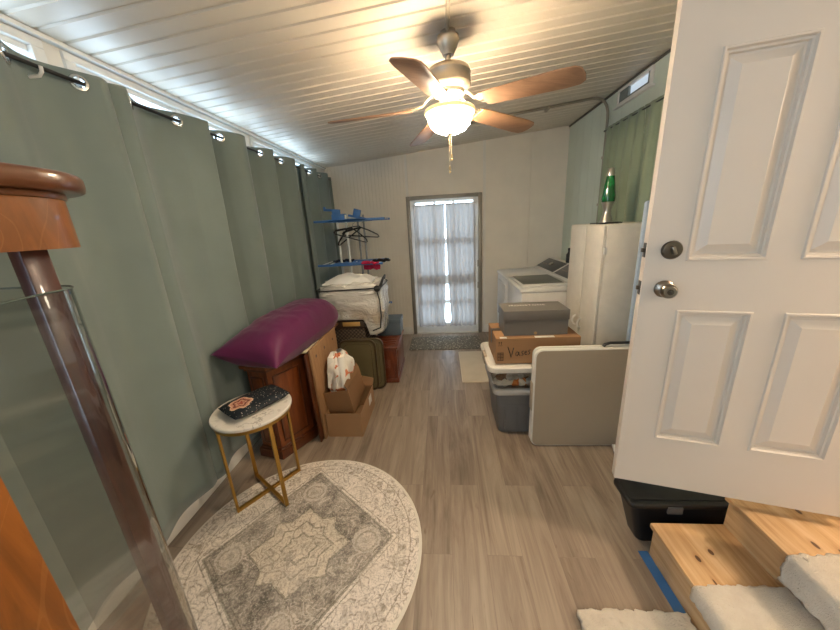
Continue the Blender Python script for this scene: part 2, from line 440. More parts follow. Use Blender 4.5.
# back door: frame, glazed leaf
FRM = plain('weathered_alu_frame', S('8f8a82'), 0.45, 0.35)
f = MB(); ya = YB-0.03
f.box((DX0-0.03, ya, 0), (DX0+0.02, YB+0.08, DZ+0.03), 0.004).box((DX1-0.02, ya, 0), (DX1+0.03, YB+0.08, DZ+0.03), 0.004).box((DX0+0.02, ya, DZ-0.02), (DX1-0.02, YB+0.08, DZ+0.03), 0.004)
struct(f.build('trim_6', FRM))
f = MB(); y0, y1 = YB+0.005, YB+0.045; L, Rr = DX0+0.02, DX1-0.02
f.box((L, y0, 0.015), (L+0.075, y1, DZ-0.02), 0.003).box((Rr-0.075, y0, 0.015), (Rr, y1, DZ-0.02), 0.003)
f.box((L+0.075, y0, 0.015), (Rr-0.075, y1, 0.17), 0.003).box((L+0.075, y0, 1.94), (Rr-0.075, y1, DZ-0.02), 0.003)
for i in (1, 2): 
    xx = L+0.075+(Rr-L-0.15)*i/3; f.box((xx-0.017, y0+0.008, 0.17), (xx+0.017, y1-0.008, 1.94))
for zz, hh in ((0.50, 0.025), (0.84, 0.07), (1.40, 0.035)): f.box((L+0.075, y0+0.008, zz-hh), (Rr-0.075, y1-0.008, zz+hh))
bd = struct(f.build('door_1', VINYL, smooth=False))
tag(bd, 'glazed white exterior door at the far end behind sheer curtains', 'door')
MB().box((L+0.07, y0+0.018, 0.16), (Rr-0.07, y0+0.022, 1.95)).build('pane', GLASS, bd, smooth=False)
hd = MB()
for zz in (1.02, 0.70): hd.box((Rr-0.012, YB-0.022, zz), (Rr+0.008, YB+0.005, zz+0.09), 0.002)
hd.build('hinge', FRM, bd)
THR = plain('threshold_white', S('cfcac1'), 0.5)
struct(MB().box((DX0+0.02, YB-0.03, 0), (DX1-0.02, YB+0.08, 0.016), 0.003).build('trim_7', THR))

# ================================================================== WHITE OPEN DOOR
DOORP = painted('door_eggshell_paint', S('d0c4b6'), 0.42, 0.02, 0.06)
ang = math.radians(14.5)
dn = Vector((math.sin(ang), math.cos(ang), 0)); dt = Vector((math.cos(ang), -math.sin(ang), 0))
DO = dn*1.45+dt*(0.304*1.45); DO.z = 0.426                       # bottom corner at the latch edge, face towards the camera
DM = Matrix(((dt.x, -dn.x, 0, DO.x), (dt.y, -dn.y, 0, DO.y), (0, 0, 1, DO.z), (0, 0, 0, 1)))  # local x along leaf, y out of the face (to camera), z up
DW, DH, DTk = 0.83, 2.03, 0.044
def door_leaf():
    b = MB(); bm = b.bm
    pans = [(0.130, 0.368, 0.249, 0.845), (0.458, 0.698, 0.249, 0.845), (0.130, 0.368, 1.038, 1.717), (0.458, 0.698, 1.038, 1.717)]
    for side in (0, 1):
        def V(x, y, z): return bm.verts.new((x, y, z) if side == 0 else (x, -DTk-y, z))
        xs = [0, 0.130, 0.368, 0.458, 0.698, DW]; zs = [0, 0.249, 0.845, 1.038, 1.717, DH]
        for i in range(5):
            for j in range(5):
                if i in (1, 3) and j in (1, 3): continue
                bm.faces.new([V(xs[i], 0, zs[j]), V(xs[i+1], 0, zs[j]), V(xs[i+1], 0, zs[j+1]), V(xs[i], 0, zs[j+1])])
        rings = [(0, 0), (0.003, 0.005), (0.009, 0.005), (0.013, -0.004), (0.019, -0.005), (0.022, -0.015), (0.029, -0.015), (0.058, -0.001), (0.060, -0.001)]
        for x0, x1, z0, z1 in pans:
            prev = None
            for d, h in rings:
                cur = [V(x0+d, h, z0+d), V(x1-d, h, z0+d), V(x1-d, h, z1-d), V(x0+d, h, z1-d)]
                if prev:
                    for k in range(4): bm.faces.new((prev[k], prev[(k+1) % 4], cur[(k+1) % 4], cur[k]))
                prev = cur
            bm.faces.new(prev)
    for q in (((0, 0, 0), (0, -DTk, 0), (0, -DTk, DH), (0, 0, DH)), ((DW, 0, 0), (DW, 0, DH), (DW, -DTk, DH), (DW, -DTk, 0)), ((0, 0, 0), (DW, 0, 0), (DW, -DTk, 0), (0, -DTk, 0)), ((0, 0, DH), (0, -DTk, DH), (DW, -DTk, DH), (DW, 0, DH))):
        bm.faces.new([bm.verts.new(v) for v in q])
    bmesh.ops.remove_doubles(bm, verts=bm.verts[:], dist=1e-5)
    bmesh.ops.recalc_face_normals(bm, faces=bm.faces[:])
    return b
wd = struct(door_leaf().build('door_2', DOORP, smooth=False, xf=DM))
tag(wd, 'large open white panelled door over the wooden steps at right', 'door')
NICKEL = plain('satin_nickel', S('8f8578'), 0.28, 1.0)
NICKD = plain('dark_nickel', S('5f574d'), 0.35, 1.0)
def onface(x, z): return DM @ T(x, 0, z) @ RX(-PI/2)
kb = MB().lathe([(0.0, 0), (0.033, 0), (0.034, 0.006), (0.028, 0.012), (0.014, 0.016), (0.012, 0.03), (0.022, 0.036), (0.028, 0.046), (0.027, 0.058), (0.02, 0.066), (0.0, 0.067)], onface(0.075, 0.930))
knob = kb.build('door_knob', NICKEL, wd)
MB().lathe([(0, 0.0655), (0.010, 0.0665), (0.011, 0.070), (0, 0.0705)], onface(0.075, 0.930)).box((-0.002, -0.006, 0.069), (0.002, 0.006, 0.076), 0.0008, onface(0.075, 0.930)).build('keyway', NICKD, knob)
db = MB().lathe([(0.0, 0), (0.034, 0), (0.035, 0.006), (0.031, 0.014), (0.024, 0.016), (0.0, 0.016)], onface(0.080, 1.080)).build('deadbolt', NICKD, wd)
MB().box((-0.006, -0.016, 0.014), (0.006, 0.016, 0.034), 0.003, onface(0.080, 1.080) @ RZ(-0.35)).build('thumb_turn', NICKEL, db)
for zz, ll in ((0.930, 0.028), (1.080, 0.028)):
    p = MB().box((-0.002, -DTk+0.008, zz-ll), (0.001, -0.008, zz+ll), 0.0008, DM).box((-0.012, -DTk/2-0.007, zz-0.008), (0.0, -DTk/2+0.007, zz+0.008), 0.002, DM)
    p.build('latch_plate', NICKD, wd)
kb = MB().lathe([(0.0, 0), (0.033, 0), (0.034, 0.006), (0.014, 0.016), (0.012, 0.03), (0.028, 0.046), (0.02, 0.066), (0.0, 0.067)], DM @ T(0.075, -DTk, 0.930) @ RX(PI/2))
kb.build('door_knob', NICKEL, wd)
for zz in (0.2, 1.0, 1.8):
    MB().box((DW-0.002, -DTk-0.006, zz-0.045), (DW+0.012, 0.006, zz+0.045), 0.002, DM).build('hinge', NICKEL, wd)

# ================================================================== LEFT CURTAINS
CURT = fabric('sage_blackout_cloth', S('727e7b'), 0.8, 0.05, 400, 0.25)
STEEL = plain('grommet_steel', S('c4c4c0'), 0.25, 0.9)
ROD = plain('dark_rod_metal', S('3a3a3a'), 0.35, 0.8)
RX0, RZ0 = -1.50, 2.30
rod = thing('curtain_rod', (RX0, 2.3, RZ0), 'long dark curtain rod under the left window heads', 'curtain rod')
MB().tube([(RX0, -0.1, RZ0), (RX0, 4.55, RZ0)], 0.0085, 10).build('rod', ROD, rod)
for yy in (1.30, 2.85, 4.35):
    MB().tube([(XL+0.012, yy, RZ0-0.03), (RX0-0.002, yy, RZ0-0.03), (RX0+0.012, yy, RZ0-0.018), (RX0+0.014, yy, RZ0)], 0.006, 8).box((XL+0.001, yy-0.012, RZ0-0.06), (XL+0.014, yy+0.012, RZ0+0.0), 0.003).build('bracket', VINYL, rod)
def curtain(gs, y0, y1, amp, sgn, label, seed, zb=0.142):
    root = thing('grommet_curtain', (RX0, (y0+y1)/2, RZ0), label, 'curtain', 'sage curtain panels along the left windows')
    n = max(60, int((y1-y0)/0.0075))
    ys = [y0-(gs[1]-gs[0])/2 if False else y0]+list(gs)+[y1]
    def phase(y):
        # 0 at each grommet, +-1 midway
        if y <= gs[0]: t = (y-gs[0])/max(gs[0]-y0, 1e-3)*0.5; k = 0
        elif y >= gs[-1]: t = (y-gs[-1])/max(y1-gs[-1], 1e-3)*0.5; k = len(gs)-1
        else:
            k = max(i for i in range(len(gs)) if gs[i] <= y); t = (y-gs[k])/(gs[k+1]-gs[k])
        return k+t
    ZT_ = RZ0+0.042
    def pos(u, v):
        z = ZT_-(ZT_-zb)*v
        y = y0+(y1-y0)*u
        w_ = sgn*math.sin(PI*phase(y))
        a = amp*(1.1-0.45*v)*min(1.0, min(y-y0, y1-y)/0.07+0.06)
        x = RX0+a*w_+0.012*fn2(y*1.7, z*0.7, 1.5, seed)*v*2
        y = y+0.03*v*fn2(y, z, 0.9, seed+5)
        if abs(v-0.0) < 1e-6: x += 0.0
        x = max(x, XL+0.022)
        if z < 1.15 and 1.70 < y < 3.05: x = min(x, -1.470+0.06*max(0.0, (z-1.05)/0.1)+0.4*max(0, 1.80-y)+0.4*max(0, y-2.95))
        return Vector((x, y, z))
    rows = [0, 0.005, 0.010, 0.014, 0.0185, 0.023, 0.03, 0.04]+[0.04+0.96*(i/26)**1.1 for i in range(1, 27)]
    nv = len(rows)-1
    hol = [(g, RZ0) for g in gs]
    def fn(u, v): return pos(u, rows[int(round(v*nv))])
    def keep(u, v):
        j = int(v*nv); vv = (rows[j]+rows[j+1])/2
        z = ZT_-(ZT_-zb)*vv; y = y0+(y1-y0)*u
        if z < RZ0-0.05: return True
        return all((y-g)**2+(z-RZ0)**2 > 0.019**2 for g in gs)
    b = MB().grid(fn, n, nv, keep=keep)
    b.build('cloth', CURT, root, thick=0.002, ang=80)
    for g in gs:
        e = 0.004; p0, p1 = pos((g-e-y0)/(y1-y0), 0.02), pos((g+e-y0)/(y1-y0), 0.02)
        d = (p1-p0).normalized(); nrm = Vector((d.y, -d.x, 0))
        M = Matrix((d, Vector((0, 0, 1)), nrm)).transposed().to_4x4(); M.translation = Vector((RX0, g, RZ0))
        ring = [(0.0195, -0.004), (0.022, -0.006), (0.030, -0.004), (0.0325, 0), (0.030, 0.004), (0.022, 0.006), (0.0195, 0.004), (0.0195, -0.004)]
        MB().lathe(ring, M, 24, cap=False).build('grommet', STEEL, root)
    return root
curtain([0.30, 0.56, 0.80, 1.00, 1.206, 1.443], 0.18, 1.575, 0.045, -1, 'sage grommet curtain panel nearest the camera behind the wooden display cabinet', 1.0)
curtain([1.67, 1.95], 1.55, 2.20, 0.060, -1, 'sage curtain panel directly behind the round marble side table', 2.0)
curtain([2.149, 2.316, 2.595, 2.818], 2.07, 2.98, 0.075, -1, 'sage curtain panel directly behind the purple body pillow', 3.0)
curtain([3.0, 3.176, 3.45], 2.86, 3.68, 0.060, -1, 'sage curtain panel beside the plastic-wrapped bedding bundle', 4.0)
curtain([3.68, 3.84, 3.975, 4.15, 4.4], 3.58, 4.60, 0.055, -1, 'farthest sage curtain panel beside the drying rack in the back corner', 5.0)

# ================================================================== RUG
rug_c = (-0.822, 1.225)
m = Mat('distressed_medallion_rug', (0.7, 0.65, 0.6), 0.95, spec=0.15, sheen=0.2)
th = math.radians(9)
x, y, z = m.xyz()
u = x*math.cos(th)+y*math.sin(th); v = y*math.cos(th)-x*math.sin(th)
r = (x*x+y*y).sqrt()
n1 = m.noise(9, 5, 0.65); n2 = m.noise(45, 4, 0.7); n3 = m.noise(3.2, 3, 0.6)
wob = (n2-0.5)*0.03+(n1-0.5)*0.03
dd = u.abs()/0.50+v.abs()/0.535                                      # 1 on the lozenge
vor = m.voro(26); vor2 = m.voro(60)
vs = m.voro(17, 'DISTANCE_TO_EDGE')
# scroll work in the border and floral fill
ca_ = m.noise(11, 1.5, 0.5, 0.6); cb2 = m.noise(24, 1.5, 0.5, 0.8)
cont = ((ca_*7.0).frac()-0.5).abs(); cont2 = ((cb2*5.0).frac()-0.5).abs()
flor = cont.smooth(0.05, 0.22)*0.55+cont2.smooth(0.05, 0.2)*0.3+vor2.smooth(0.2, 0.45)*0.15
line = lambda q, c, wd: ((q-c).abs()).lt(wd)
a = v.at2(u)
star = r*(1.0+0.16*((a*4.0).sin().abs()*-1.0+0.6)) + (u.abs()*0.15)
med = (u.abs()/0.27+v.abs()/0.245).mn((u.abs()/0.17).mx(v.abs()/0.165))    # stepped star medallion
inlz = (dd+wob*2.0).lt(1.0)
inmed = (med+wob*2.5).lt(1.0)
# corner sprays in the lozenge
dark_field = (n1*0.5+n2*0.5).smooth(0.38, 0.60)
CREAM, TAUPE, GREY, DKG = S('ddd1c4'), S('b09f8f'), S('8f8579'), S('625c54')
border = m.mix((flor*0.9+(n1-0.5)*1.1+(n2-0.5)*0.8+0.05), S('918272'), S('e6dbcf'))
lz = m.mix(dark_field, DKG, S('aca093'))
lz = m.mix(cont.lt(0.10)*n1.smooth(0.4, 0.6)*0.6, lz, CREAM)
mc = m.mix(flor*0.75+(n1-0.5)*0.9+(n2-0.5)*0.6+0.1, S('877a6e'), S('d9ccb9'))
col = m.mix(inlz, border, lz)
col = m.mix(inmed, col, mc)
ln = line(dd+wob, 1.0, 0.018)+line(dd+wob, 1.06, 0.008)+line(dd+wob, 0.94, 0.006)
ln = ln+line(med+wob*2.0, 1.0, 0.03)+line(med+wob*2.0, 0.66, 0.025)+line(med+wob*2.0, 0.36, 0.03)
rl = line(r+wob*0.4, 0.60, 0.003)+line(r+wob*0.4, 0.535, 0.0025)
# side sprays
for su, sv in ((0.36, 0.0), (-0.36, 0.0), (0.0, 0.37), (0.0, -0.37)):
    q = ((u-su)*(u-su)+(v-sv)*(v-sv)).sqrt()
    ln = ln+line(q+(a*9.0).sin()*0.008+wob, 0.055, 0.006)*0.8+(q+wob).lt(0.022)*0.5
    col = m.mix((q+wob*1.5).smooth(0.10, 0.05)*0.7, col, CREAM) if False else m.mix(((q+wob*1.5).lt(0.075))*0.55, col, CREAM)
beads = line(r, 0.568, 0.012)*(((a*36.0).sin()).gt(0.1))
col = m.mix((ln*0.7).mn(0.8)*((n1*0.5+n2*0.5).smooth(0.36, 0.56)), col, S('67604f'))
col = m.mix((rl*0.7+beads*0.35)*n1.smooth(0.3, 0.5), col, S('8b7c69'))
col = m.mix(n3.smooth(0.45, 0.75)*0.30, col, CREAM)
col = m.mix((n2.smooth(0.55, 0.75))*0.25, col, S('7c7363'))
n4 = m.noise(130, 3, 0.7)
col = m.mix(n4.smooth(0.50, 0.66)*0.45, col, S('6a6158')); col = m.mix(n4.smooth(0.48, 0.36)*0.35, col, S('e6dccd'))
col = m.mix(r.gt(0.646), col, S('d9d0c2'))
m.link(col, 'Base Color'); m.bump(n2+m.noise(420, 2)*0.6, 0.35, 0.004)
RUG = m
rg = MB().lathe([(0.0, 0.002), (0.658, 0.002), (0.662, 0.006), (0.658, 0.0105), (0.0, 0.011)], seg=96)
rug = rg.build('round_rug', RUG); rug.location = (rug_c[0], rug_c[1], 0)
tag(rug, 'round cream and grey distressed medallion rug on the plank floor', 'rug')
# ================================================================== CEILING FAN
BRONZE = plain('brushed_fan_metal', S('b3a897'), 0.36, 0.85)
BLADE = wood('walnut_blade_veneer', S('9c7254'), S('b58a68'), (3, 40, 40), 0.45, 0.1)
BLADE.m.name = 'walnut_blade_veneer'
SHADE = Mat('frosted_lamp_glass', (0.95, 0.88, 0.75), 0.4, emit=(1.0, 0.83, 0.60), es=82.0)
fan = thing('ceiling_fan', (FX, FY, 2.62), 'five-blade brushed metal ceiling fan with lit glass bowl lamp', 'ceiling fan')
zc = ceil_z(FX)
MB().lathe([(0.0, zc+0.004), (0.040, zc+0.004), (0.042, zc-0.02), (0.058, zc-0.03), (0.060, zc-0.05), (0.045, zc-0.085), (0.036, zc-0.10), (0.030, zc-0.115), (0.0, zc-0.116)], T(FX, FY, 0)).build('canopy', BRONZE, fan)
MB().lathe([(0.0125, 2.44), (0.0125, zc-0.10)], T(FX, FY, 0), 14).build('downrod', BRONZE, fan)
MB().lathe([(0.0, 2.468), (0.03, 2.468), (0.07, 2.462), (0.108, 2.448), (0.117, 2.432), (0.119, 2.425), (0.117, 2.42), (0.117, 2.375), (0.119, 2.37), (0.115, 2.362), (0.085, 2.345), (0.082, 2.325), (0.05, 2.318), (0.0, 2.317)], T(FX, FY, 0), 40).build('motor_housing', BRONZE, fan)
MB().lathe([(0.0, 2.320), (0.052, 2.320), (0.056, 2.305), (0.050, 2.288), (0.046, 2.283), (0.0, 2.283)], T(FX, FY, 0)).build('switch_housing', BRONZE, fan)
# glass bowl, open at the top so the bulb also lights the ceiling
bowl = MB().lathe([(0.124, 2.232), (0.121, 2.208), (0.109, 2.180), (0.086, 2.157), (0.055, 2.143), (0.0, 2.138)], T(FX, FY, 0), 40, cap=False).build('glass_bowl', SHADE, fan, thick=0.003)
RIMG = Mat('amber_rim_glass', (0.85, 0.72, 0.45), 0.35, emit=(1.0, 0.72, 0.30), es=0.45)
MB().lathe([(0.118, 2.258), (0.136, 2.255), (0.141, 2.247), (0.138, 2.238), (0.126, 2.231)], T(FX, FY, 0), 40, cap=False).build('glass_rim', RIMG, bowl, thick=0.003)
MB().lathe([(0, 2.141), (0.018, 2.140), (0.019, 2.134), (0.010, 2.127), (0.006, 2.118), (0, 2.117)], T(FX, FY, 0)).build('finial', BRONZE, fan)
rim = MB()
for k in range(3):
    a = 2*PI*k/3+0.4
    rim = MB(); rim.tube([(FX+0.045*math.cos(a), FY+0.045*math.sin(a), 2.292), (FX+0.10*math.cos(a), FY+0.10*math.sin(a), 2.272), (FX+0.137*math.cos(a), FY+0.137*math.sin(a), 2.250)], 0.0035, 6)
    rim.build('bowl_holder', BRONZE, fan)
BZ = 2.272
for k in range(5):
    a = math.radians(-34+72*k)
    R = T(FX, FY, BZ) @ RZ(a)
    Rb = R @ RY(0.055) @ RX(math.radians(-13))
    pts = [(0.21, -0.052), (0.24, -0.060), (0.40, -0.066), (0.60, -0.072), (0.66, -0.066), (0.685, -0.045), (0.692, 0.0), (0.685, 0.045), (0.66, 0.066), (0.60, 0.072), (0.40, 0.066), (0.24, 0.060), (0.21, 0.052)]
    bl = MB().prism(pts, -0.003, 0.003, 0.0012).build('blade', BLADE, fan, xf=Rb)
    br_ = MB()
    br_.tube([(0.095, 0.0, 0.058), (0.12, 0, 0.045), (0.15, 0.0, 0.018), (0.19, 0.0, 0.006), (0.22, 0, 0.006)], [0.012, 0.012, 0.010, 0.012, 0.014], 8, flat=(1.3, 0.6))
    br_.tube([(0.15, 0.0, 0.016), (0.19, 0.03, 0.006), (0.25, 0.036, 0.005), (0.29, 0.02, 0.005)], 0.006, 6).tube([(0.15, 0.0, 0.016), (0.19, -0.03, 0.006), (0.25, -0.036, 0.005), (0.29, -0.02, 0.005)], 0.006, 6)
    br_.box((0.20, -0.045, 0.003), (0.265, 0.045, 0.008), 0.002)
    br_.build('blade_arm', BRONZE, bl, xf=Rb)
BRASS = plain('chain_brass', S('b8a27c'), 0.3, 0.9)
for dx, zl in ((0.006, 2.03), (-0.006, 1.965)):
    ch = MB()
    z = 2.118
    while z > zl: ch.ball((FX+dx, FY-0.004, z), 0.0022, 1); z -= 0.0062
    ch = ch.build('pull_chain', BRASS, fan)
    MB().lathe([(0.0, zl+0.004), (0.004, zl+0.002), (0.0065, zl-0.008), (0.005, zl-0.018), (0.0025, zl-0.022), (0.007, zl-0.026), (0.006, zl-0.034), (0, zl-0.036)], T(FX+dx, FY-0.004, 0), 12).build('pull_knob', BRASS, ch)

# conduit
COND = plain('painted_conduit', S('a59c8c'), 0.45, 0.2)
def arc(p0, p1, p2, n=6):
    p0, p1, p2 = Vector(p0), Vector(p1), Vector(p2)
    return [(1-t)**2*p0+2*t*(1-t)*p1+t*t*p2 for t in [i/n for i in range(n+1)]]
cz = lambda x: ceil_z(x)-0.020
tag(MB().tube([(0.062, -1.2, cz(0.062)), (0.062, 1.955, cz(0.062))], 0.011, 10).build('ceiling_conduit', COND), 'pale conduit pipe running along the ceiling towards the camera from the fan', 'conduit')
p = [(0.068, 2.08, cz(0.068)), (0.068, 3.55, cz(0.068))]+arc((0.068, 3.58, cz(0.068)), (0.07, 3.70, cz(0.07)), (0.2, 3.70, cz(0.2)))+[(1.45, 3.62, cz(1.45))]+arc((1.5, 3.62, cz(1.5)), (1.655, 3.61, cz(1.655)), (1.655, 3.60, 2.55))+[(1.655, 3.60, 1.30)]
cdt = thing('conduit_pipe', (1.655, 3.6, 1.3), 'grey conduit pipe bending from the ceiling down the green wall behind the lava lamp', 'conduit')
MB().tube(p, 0.0125, 10).build('pipe', plain('galvanised_conduit', S('8f897c'), 0.45, 0.3), cdt)
for x in (0.5, 1.1): MB().box((x-0.012, 3.63, cz(x)-0.016), (x+0.012, 3.74, ceil_z(x)-0.004), 0.003).build('pipe_clip', COND, cdt)
for z in (2.2, 1.75): MB().box((1.640, 3.575, z-0.012), (1.679, 3.625, z+0.012), 0.003).build('pipe_clip', COND, cdt)
MB().box((1.62, 3.56, 1.20), (1.679, 3.64, 1.31), 0.004).build('junction_box', COND, cdt)

# ================================================================== BACK DOOR CURTAINS
SHEER = translucent('grey_sheer_cloth', S('b8afa8'), 0.20, 0.01)
br2 = thing('door_curtain_rod', (0.04, YB-0.055, 1.895), 'thin white curtain rod on the far glazed door', 'curtain rod')
MB().tube([(DX0+0.05, YB-0.055, 1.895), (DX1-0.05, YB-0.055, 1.895)], 0.006, 8).build('rod', VINYL, br2)
for xx in (DX0+0.06, DX1-0.06): MB().box((xx-0.01, YB-0.062, 1.885), (xx+0.01, YB+0.006, 1.905), 0.002).build('bracket', VINYL, br2)
def sheer(x0, x1, inner, label, seed):
    def fn(u, v):
        z = 1.908-(1.908-0.135)*v
        xi = x0+(x1-x0)*u
        # the inner edge swings away from its neighbour towards the hem
        gap = 0.008+0.048*max(0, (v-0.15)/0.85)**2.2 - (0.03*max(0, (v-0.93)/0.07) if v > 0.93 else 0)
        xi += -gap*(u if inner > 0 else -(1-u))
        amp = 0.004+0.014*min(1, v*5)
        y_ = YB-0.055+amp*math.sin(u*2*PI*5.0+seed*2+0.7*math.sin(u*9+seed))+0.006*fn2(u*3, v*2, 1, seed)
        if v < 0.03: y_ = YB-0.055-0.007+0.003*math.sin(u*2*PI*11)
        return Vector((xi, y_, z))
    o = MB().grid(fn, 110, 40).build('door_curtain', SHEER, ang=80)
    return tag(o, label, 'curtain', 'sheer curtains on the far door')
sheer(DX0+0.065, 0.052, 1, 'left half of the grey sheer curtains on the far door', 1.0)
sheer(0.052, DX1-0.065, -1, 'right half of the grey sheer curtains on the far door', 2.0)

# right wall curtain
GREENC = fabric('olive_sage_curtain_cloth', S('8d9880'), 0.85, 0.06, 300, 0.2)
rr = thing('window_curtain_rod', (1.635, 2.9, 2.435), 'slim dark rod above the green curtain on the siding wall', 'curtain rod')
MB().tube([(1.635, 2.2, 2.435), (1.635, 3.6, 2.435)], 0.007, 8).build('rod', ROD, rr)
for yy in (2.3, 3.585): MB().box((1.628, yy-0.006, 2.427), (1.679, yy+0.006, 2.443), 0.002).build('bracket', ROD, rr)
def green(y0, y1, label, seed):
    def fn(u, v):
        z = 2.455-1.40*v; y_ = y0+(y1-y0)*u
        x = 1.634+(0.006+0.019*min(1, v*4))*math.sin(u*2*PI*5.0+seed+0.8*math.sin(u*7+seed))+0.006*fn2(u*3, v*2, 1, seed)
        if v < 0.028: x = 1.626+0.003*math.sin(u*2*PI*9)
        return Vector((min(x, 1.672), y_+0.02*v*fn2(u*2, v, 1, seed+3), z))
    return tag(MB().grid(fn, 100, 30).build('window_curtain', GREENC, ang=80, thick=0.0015), label, 'curtain', 'green curtains on the siding wall')
green(2.95, 3.57, 'green curtain nearer the wall pipe, behind the lava lamp', 1.0)
green(2.25, 2.94, 'green curtain partly hidden by the open white door edge', 2.4)

# ================================================================== DISPLAY CABINET (near left)
OAK = wood('golden_oak', S('704014'), S('935720'), (16, 16, 2.2), 0.38, 0.3, 1.5, S('a56f36'))
gl_ = OAK.noise(1.0, 2, 0.5, 0.8, OAK.mapped((5, 5, 1.6))); lines_ = ((gl_*13.0).frac()-0.5).abs().lt(0.035)
OAK.link(OAK.mix(lines_*0.1, OAK.b.inputs['Base Color'].links[0].from_socket, S('c89258')), 'Base Color')
OAKD = wood('dark_oak_edge', S('4e2a16'), S('6e4224'), (6, 6, 30), 0.3, 0.4)
POST = wood('dark_mahogany', S('35150e'), S('4c2013'), (30, 30, 3), 0.35, 0.3)
dc = thing('display_cabinet', (-1.05, 0.4, 0.0), 'tall oak display cabinet with curved glass, close at the left edge', 'cabinet')
CY0, CX0 = -0.06, -1.42
def plan(x1, y1, r, x0=CX0, y0=CY0, n=10):
    out = [(x0, y0), (x1, y0)]
    for k in range(n+1):
        a = PI/2*k/n; out.append((x1-r+r*math.cos(a), y1-r+r*math.sin(a)))
    return out+[(x0, y1)]
MB().prism(plan(-0.755, 0.770, 0.18), 1.757, 1.795, 0.012, seg=4).build('cabinet_top', OAKD, dc)
MB().prism(plan(-0.790, 0.735, 0.145), 1.743, 1.757, 0.004).build('cornice_moulding', OAKD, dc)
MB().prism(plan(-0.797, 0.733, 0.142), 1.642, 1.743).build('cabinet_apron', OAK, dc, ang=30)
MB().prism(plan(-0.800, 0.730, 0.14), 0.06, 0.12, 0.008).build('cabinet_base', OAK, dc)
for px, py in ((-1.36, 0.0), (-0.86, 0.0), (-1.36, 0.66), (-0.95, 0.62)):
    MB().lathe([(0.0, 0.012), (0.02, 0.012), (0.032, 0.03), (0.026, 0.05), (0.034, 0.062), (0.0, 0.062)], T(px, py, 0), 16).build('foot', OAKD, dc)
MB().box((-0.775, -0.05, 0.12), (-0.745, 0.380, 1.642), 0.004).build('front_stile', OAK, dc)
MB().box((-0.023, -0.023, 0.12), (0.023, 0.023, 1.642), 0.003, T(-0.922, 0.652, 0) @ RZ(math.radians(-12))).build('rear_post', POST, dc)
MB().box((CX0+0.01, -0.05, 0.12), (CX0+0.05, -0.01, 1.642), 0.003).build('rear_post', POST, dc)
CG = pane('cabinet_glass', (0.82, 0.84, 0.82), 3.6, 0.06)
gp = [(-0.765, 0.378)]+[(-0.935+0.095*math.cos(PI/2*k/12), 0.602+0.095*math.sin(PI/2*k/12)) for k in range(13)]+[(-1.30, 0.697)]
gb = MB()
def gfn(u, v):
    t = u*(len(gp)-1); i = min(int(t), len(gp)-2); q = t-i
    return Vector((gp[i][0]*(1-q)+gp[i+1][0]*q, gp[i][1]*(1-q)+gp[i+1][1]*q, 0.122+(1.553-0.122)*v))
gb.grid(gfn, len(gp)-1, 4)
cgl = gb.build('curved_glass', CG, dc, ang=60)
MB().tube([(px, py, 1.553) for px, py in gp], 0.0022, 6).build('glass_edge', plain('green_glass_edge', S('5f6b66'), 0.15), cgl)

# ================================================================== SIDE TABLE + POUCH
GOLD = plain('brushed_gold', S('b08a45'), 0.35, 0.85)
m = Mat('white_marble', S('e6ddd0'), 0.25, coat=0.3)
nv_ = m.noise(3.2, 5, 0.6, 1.8); vein = ((nv_-0.5).abs()).smooth(0.02, 0.0)
nw_ = m.noise(5.5, 4, 0.6, 1.0)
m.link(m.mix(vein*nw_.smooth(0.5, 0.62)*0.55, m.mix(nw_*0.2, S('e9e1d6'), S('d8cfc2')), S('7d6f61')), 'Base Color')
MARB = m
TX, TY, TZ = -1.188, 1.605, 0.635
st = thing('side_table', (TX, TY, 0.0115), 'round white marble-topped side table with thin gold legs on rug edge', 'side table')
MB().lathe([(0, TZ-0.020), (0.222, TZ-0.020), (0.225, TZ-0.016), (0.225, TZ-0.004), (0.221, TZ), (0, TZ)], T(TX, TY, 0), 64).build('tabletop', MARB, st)
MB().lathe([(0.205, TZ-0.0205), (0.214, TZ-0.0205), (0.214, TZ-0.045), (0.205, TZ-0.045), (0.205, TZ-0.0205)], T(TX, TY, 0), 64, cap=False).build('rim_band', GOLD, st)
for k in range(4):
    a = math.radians(55+90*k); R = T(TX, TY, 0) @ RZ(a)
    MB().box((0.198, -0.011, 0.0125), (0.212, 0.011, TZ-0.043), 0.0015, R).build('leg', GOLD, st)
for k in range(2):
    R = T(TX, TY, 0) @ RZ(math.radians(55+90*k))
    MB().box((-0.199, -0.0105, 0.0125+0.0001*k), (0.199, 0.0105, 0.033+0.0001*k), 0.0015, R).build('foot_bar', GOLD, st)

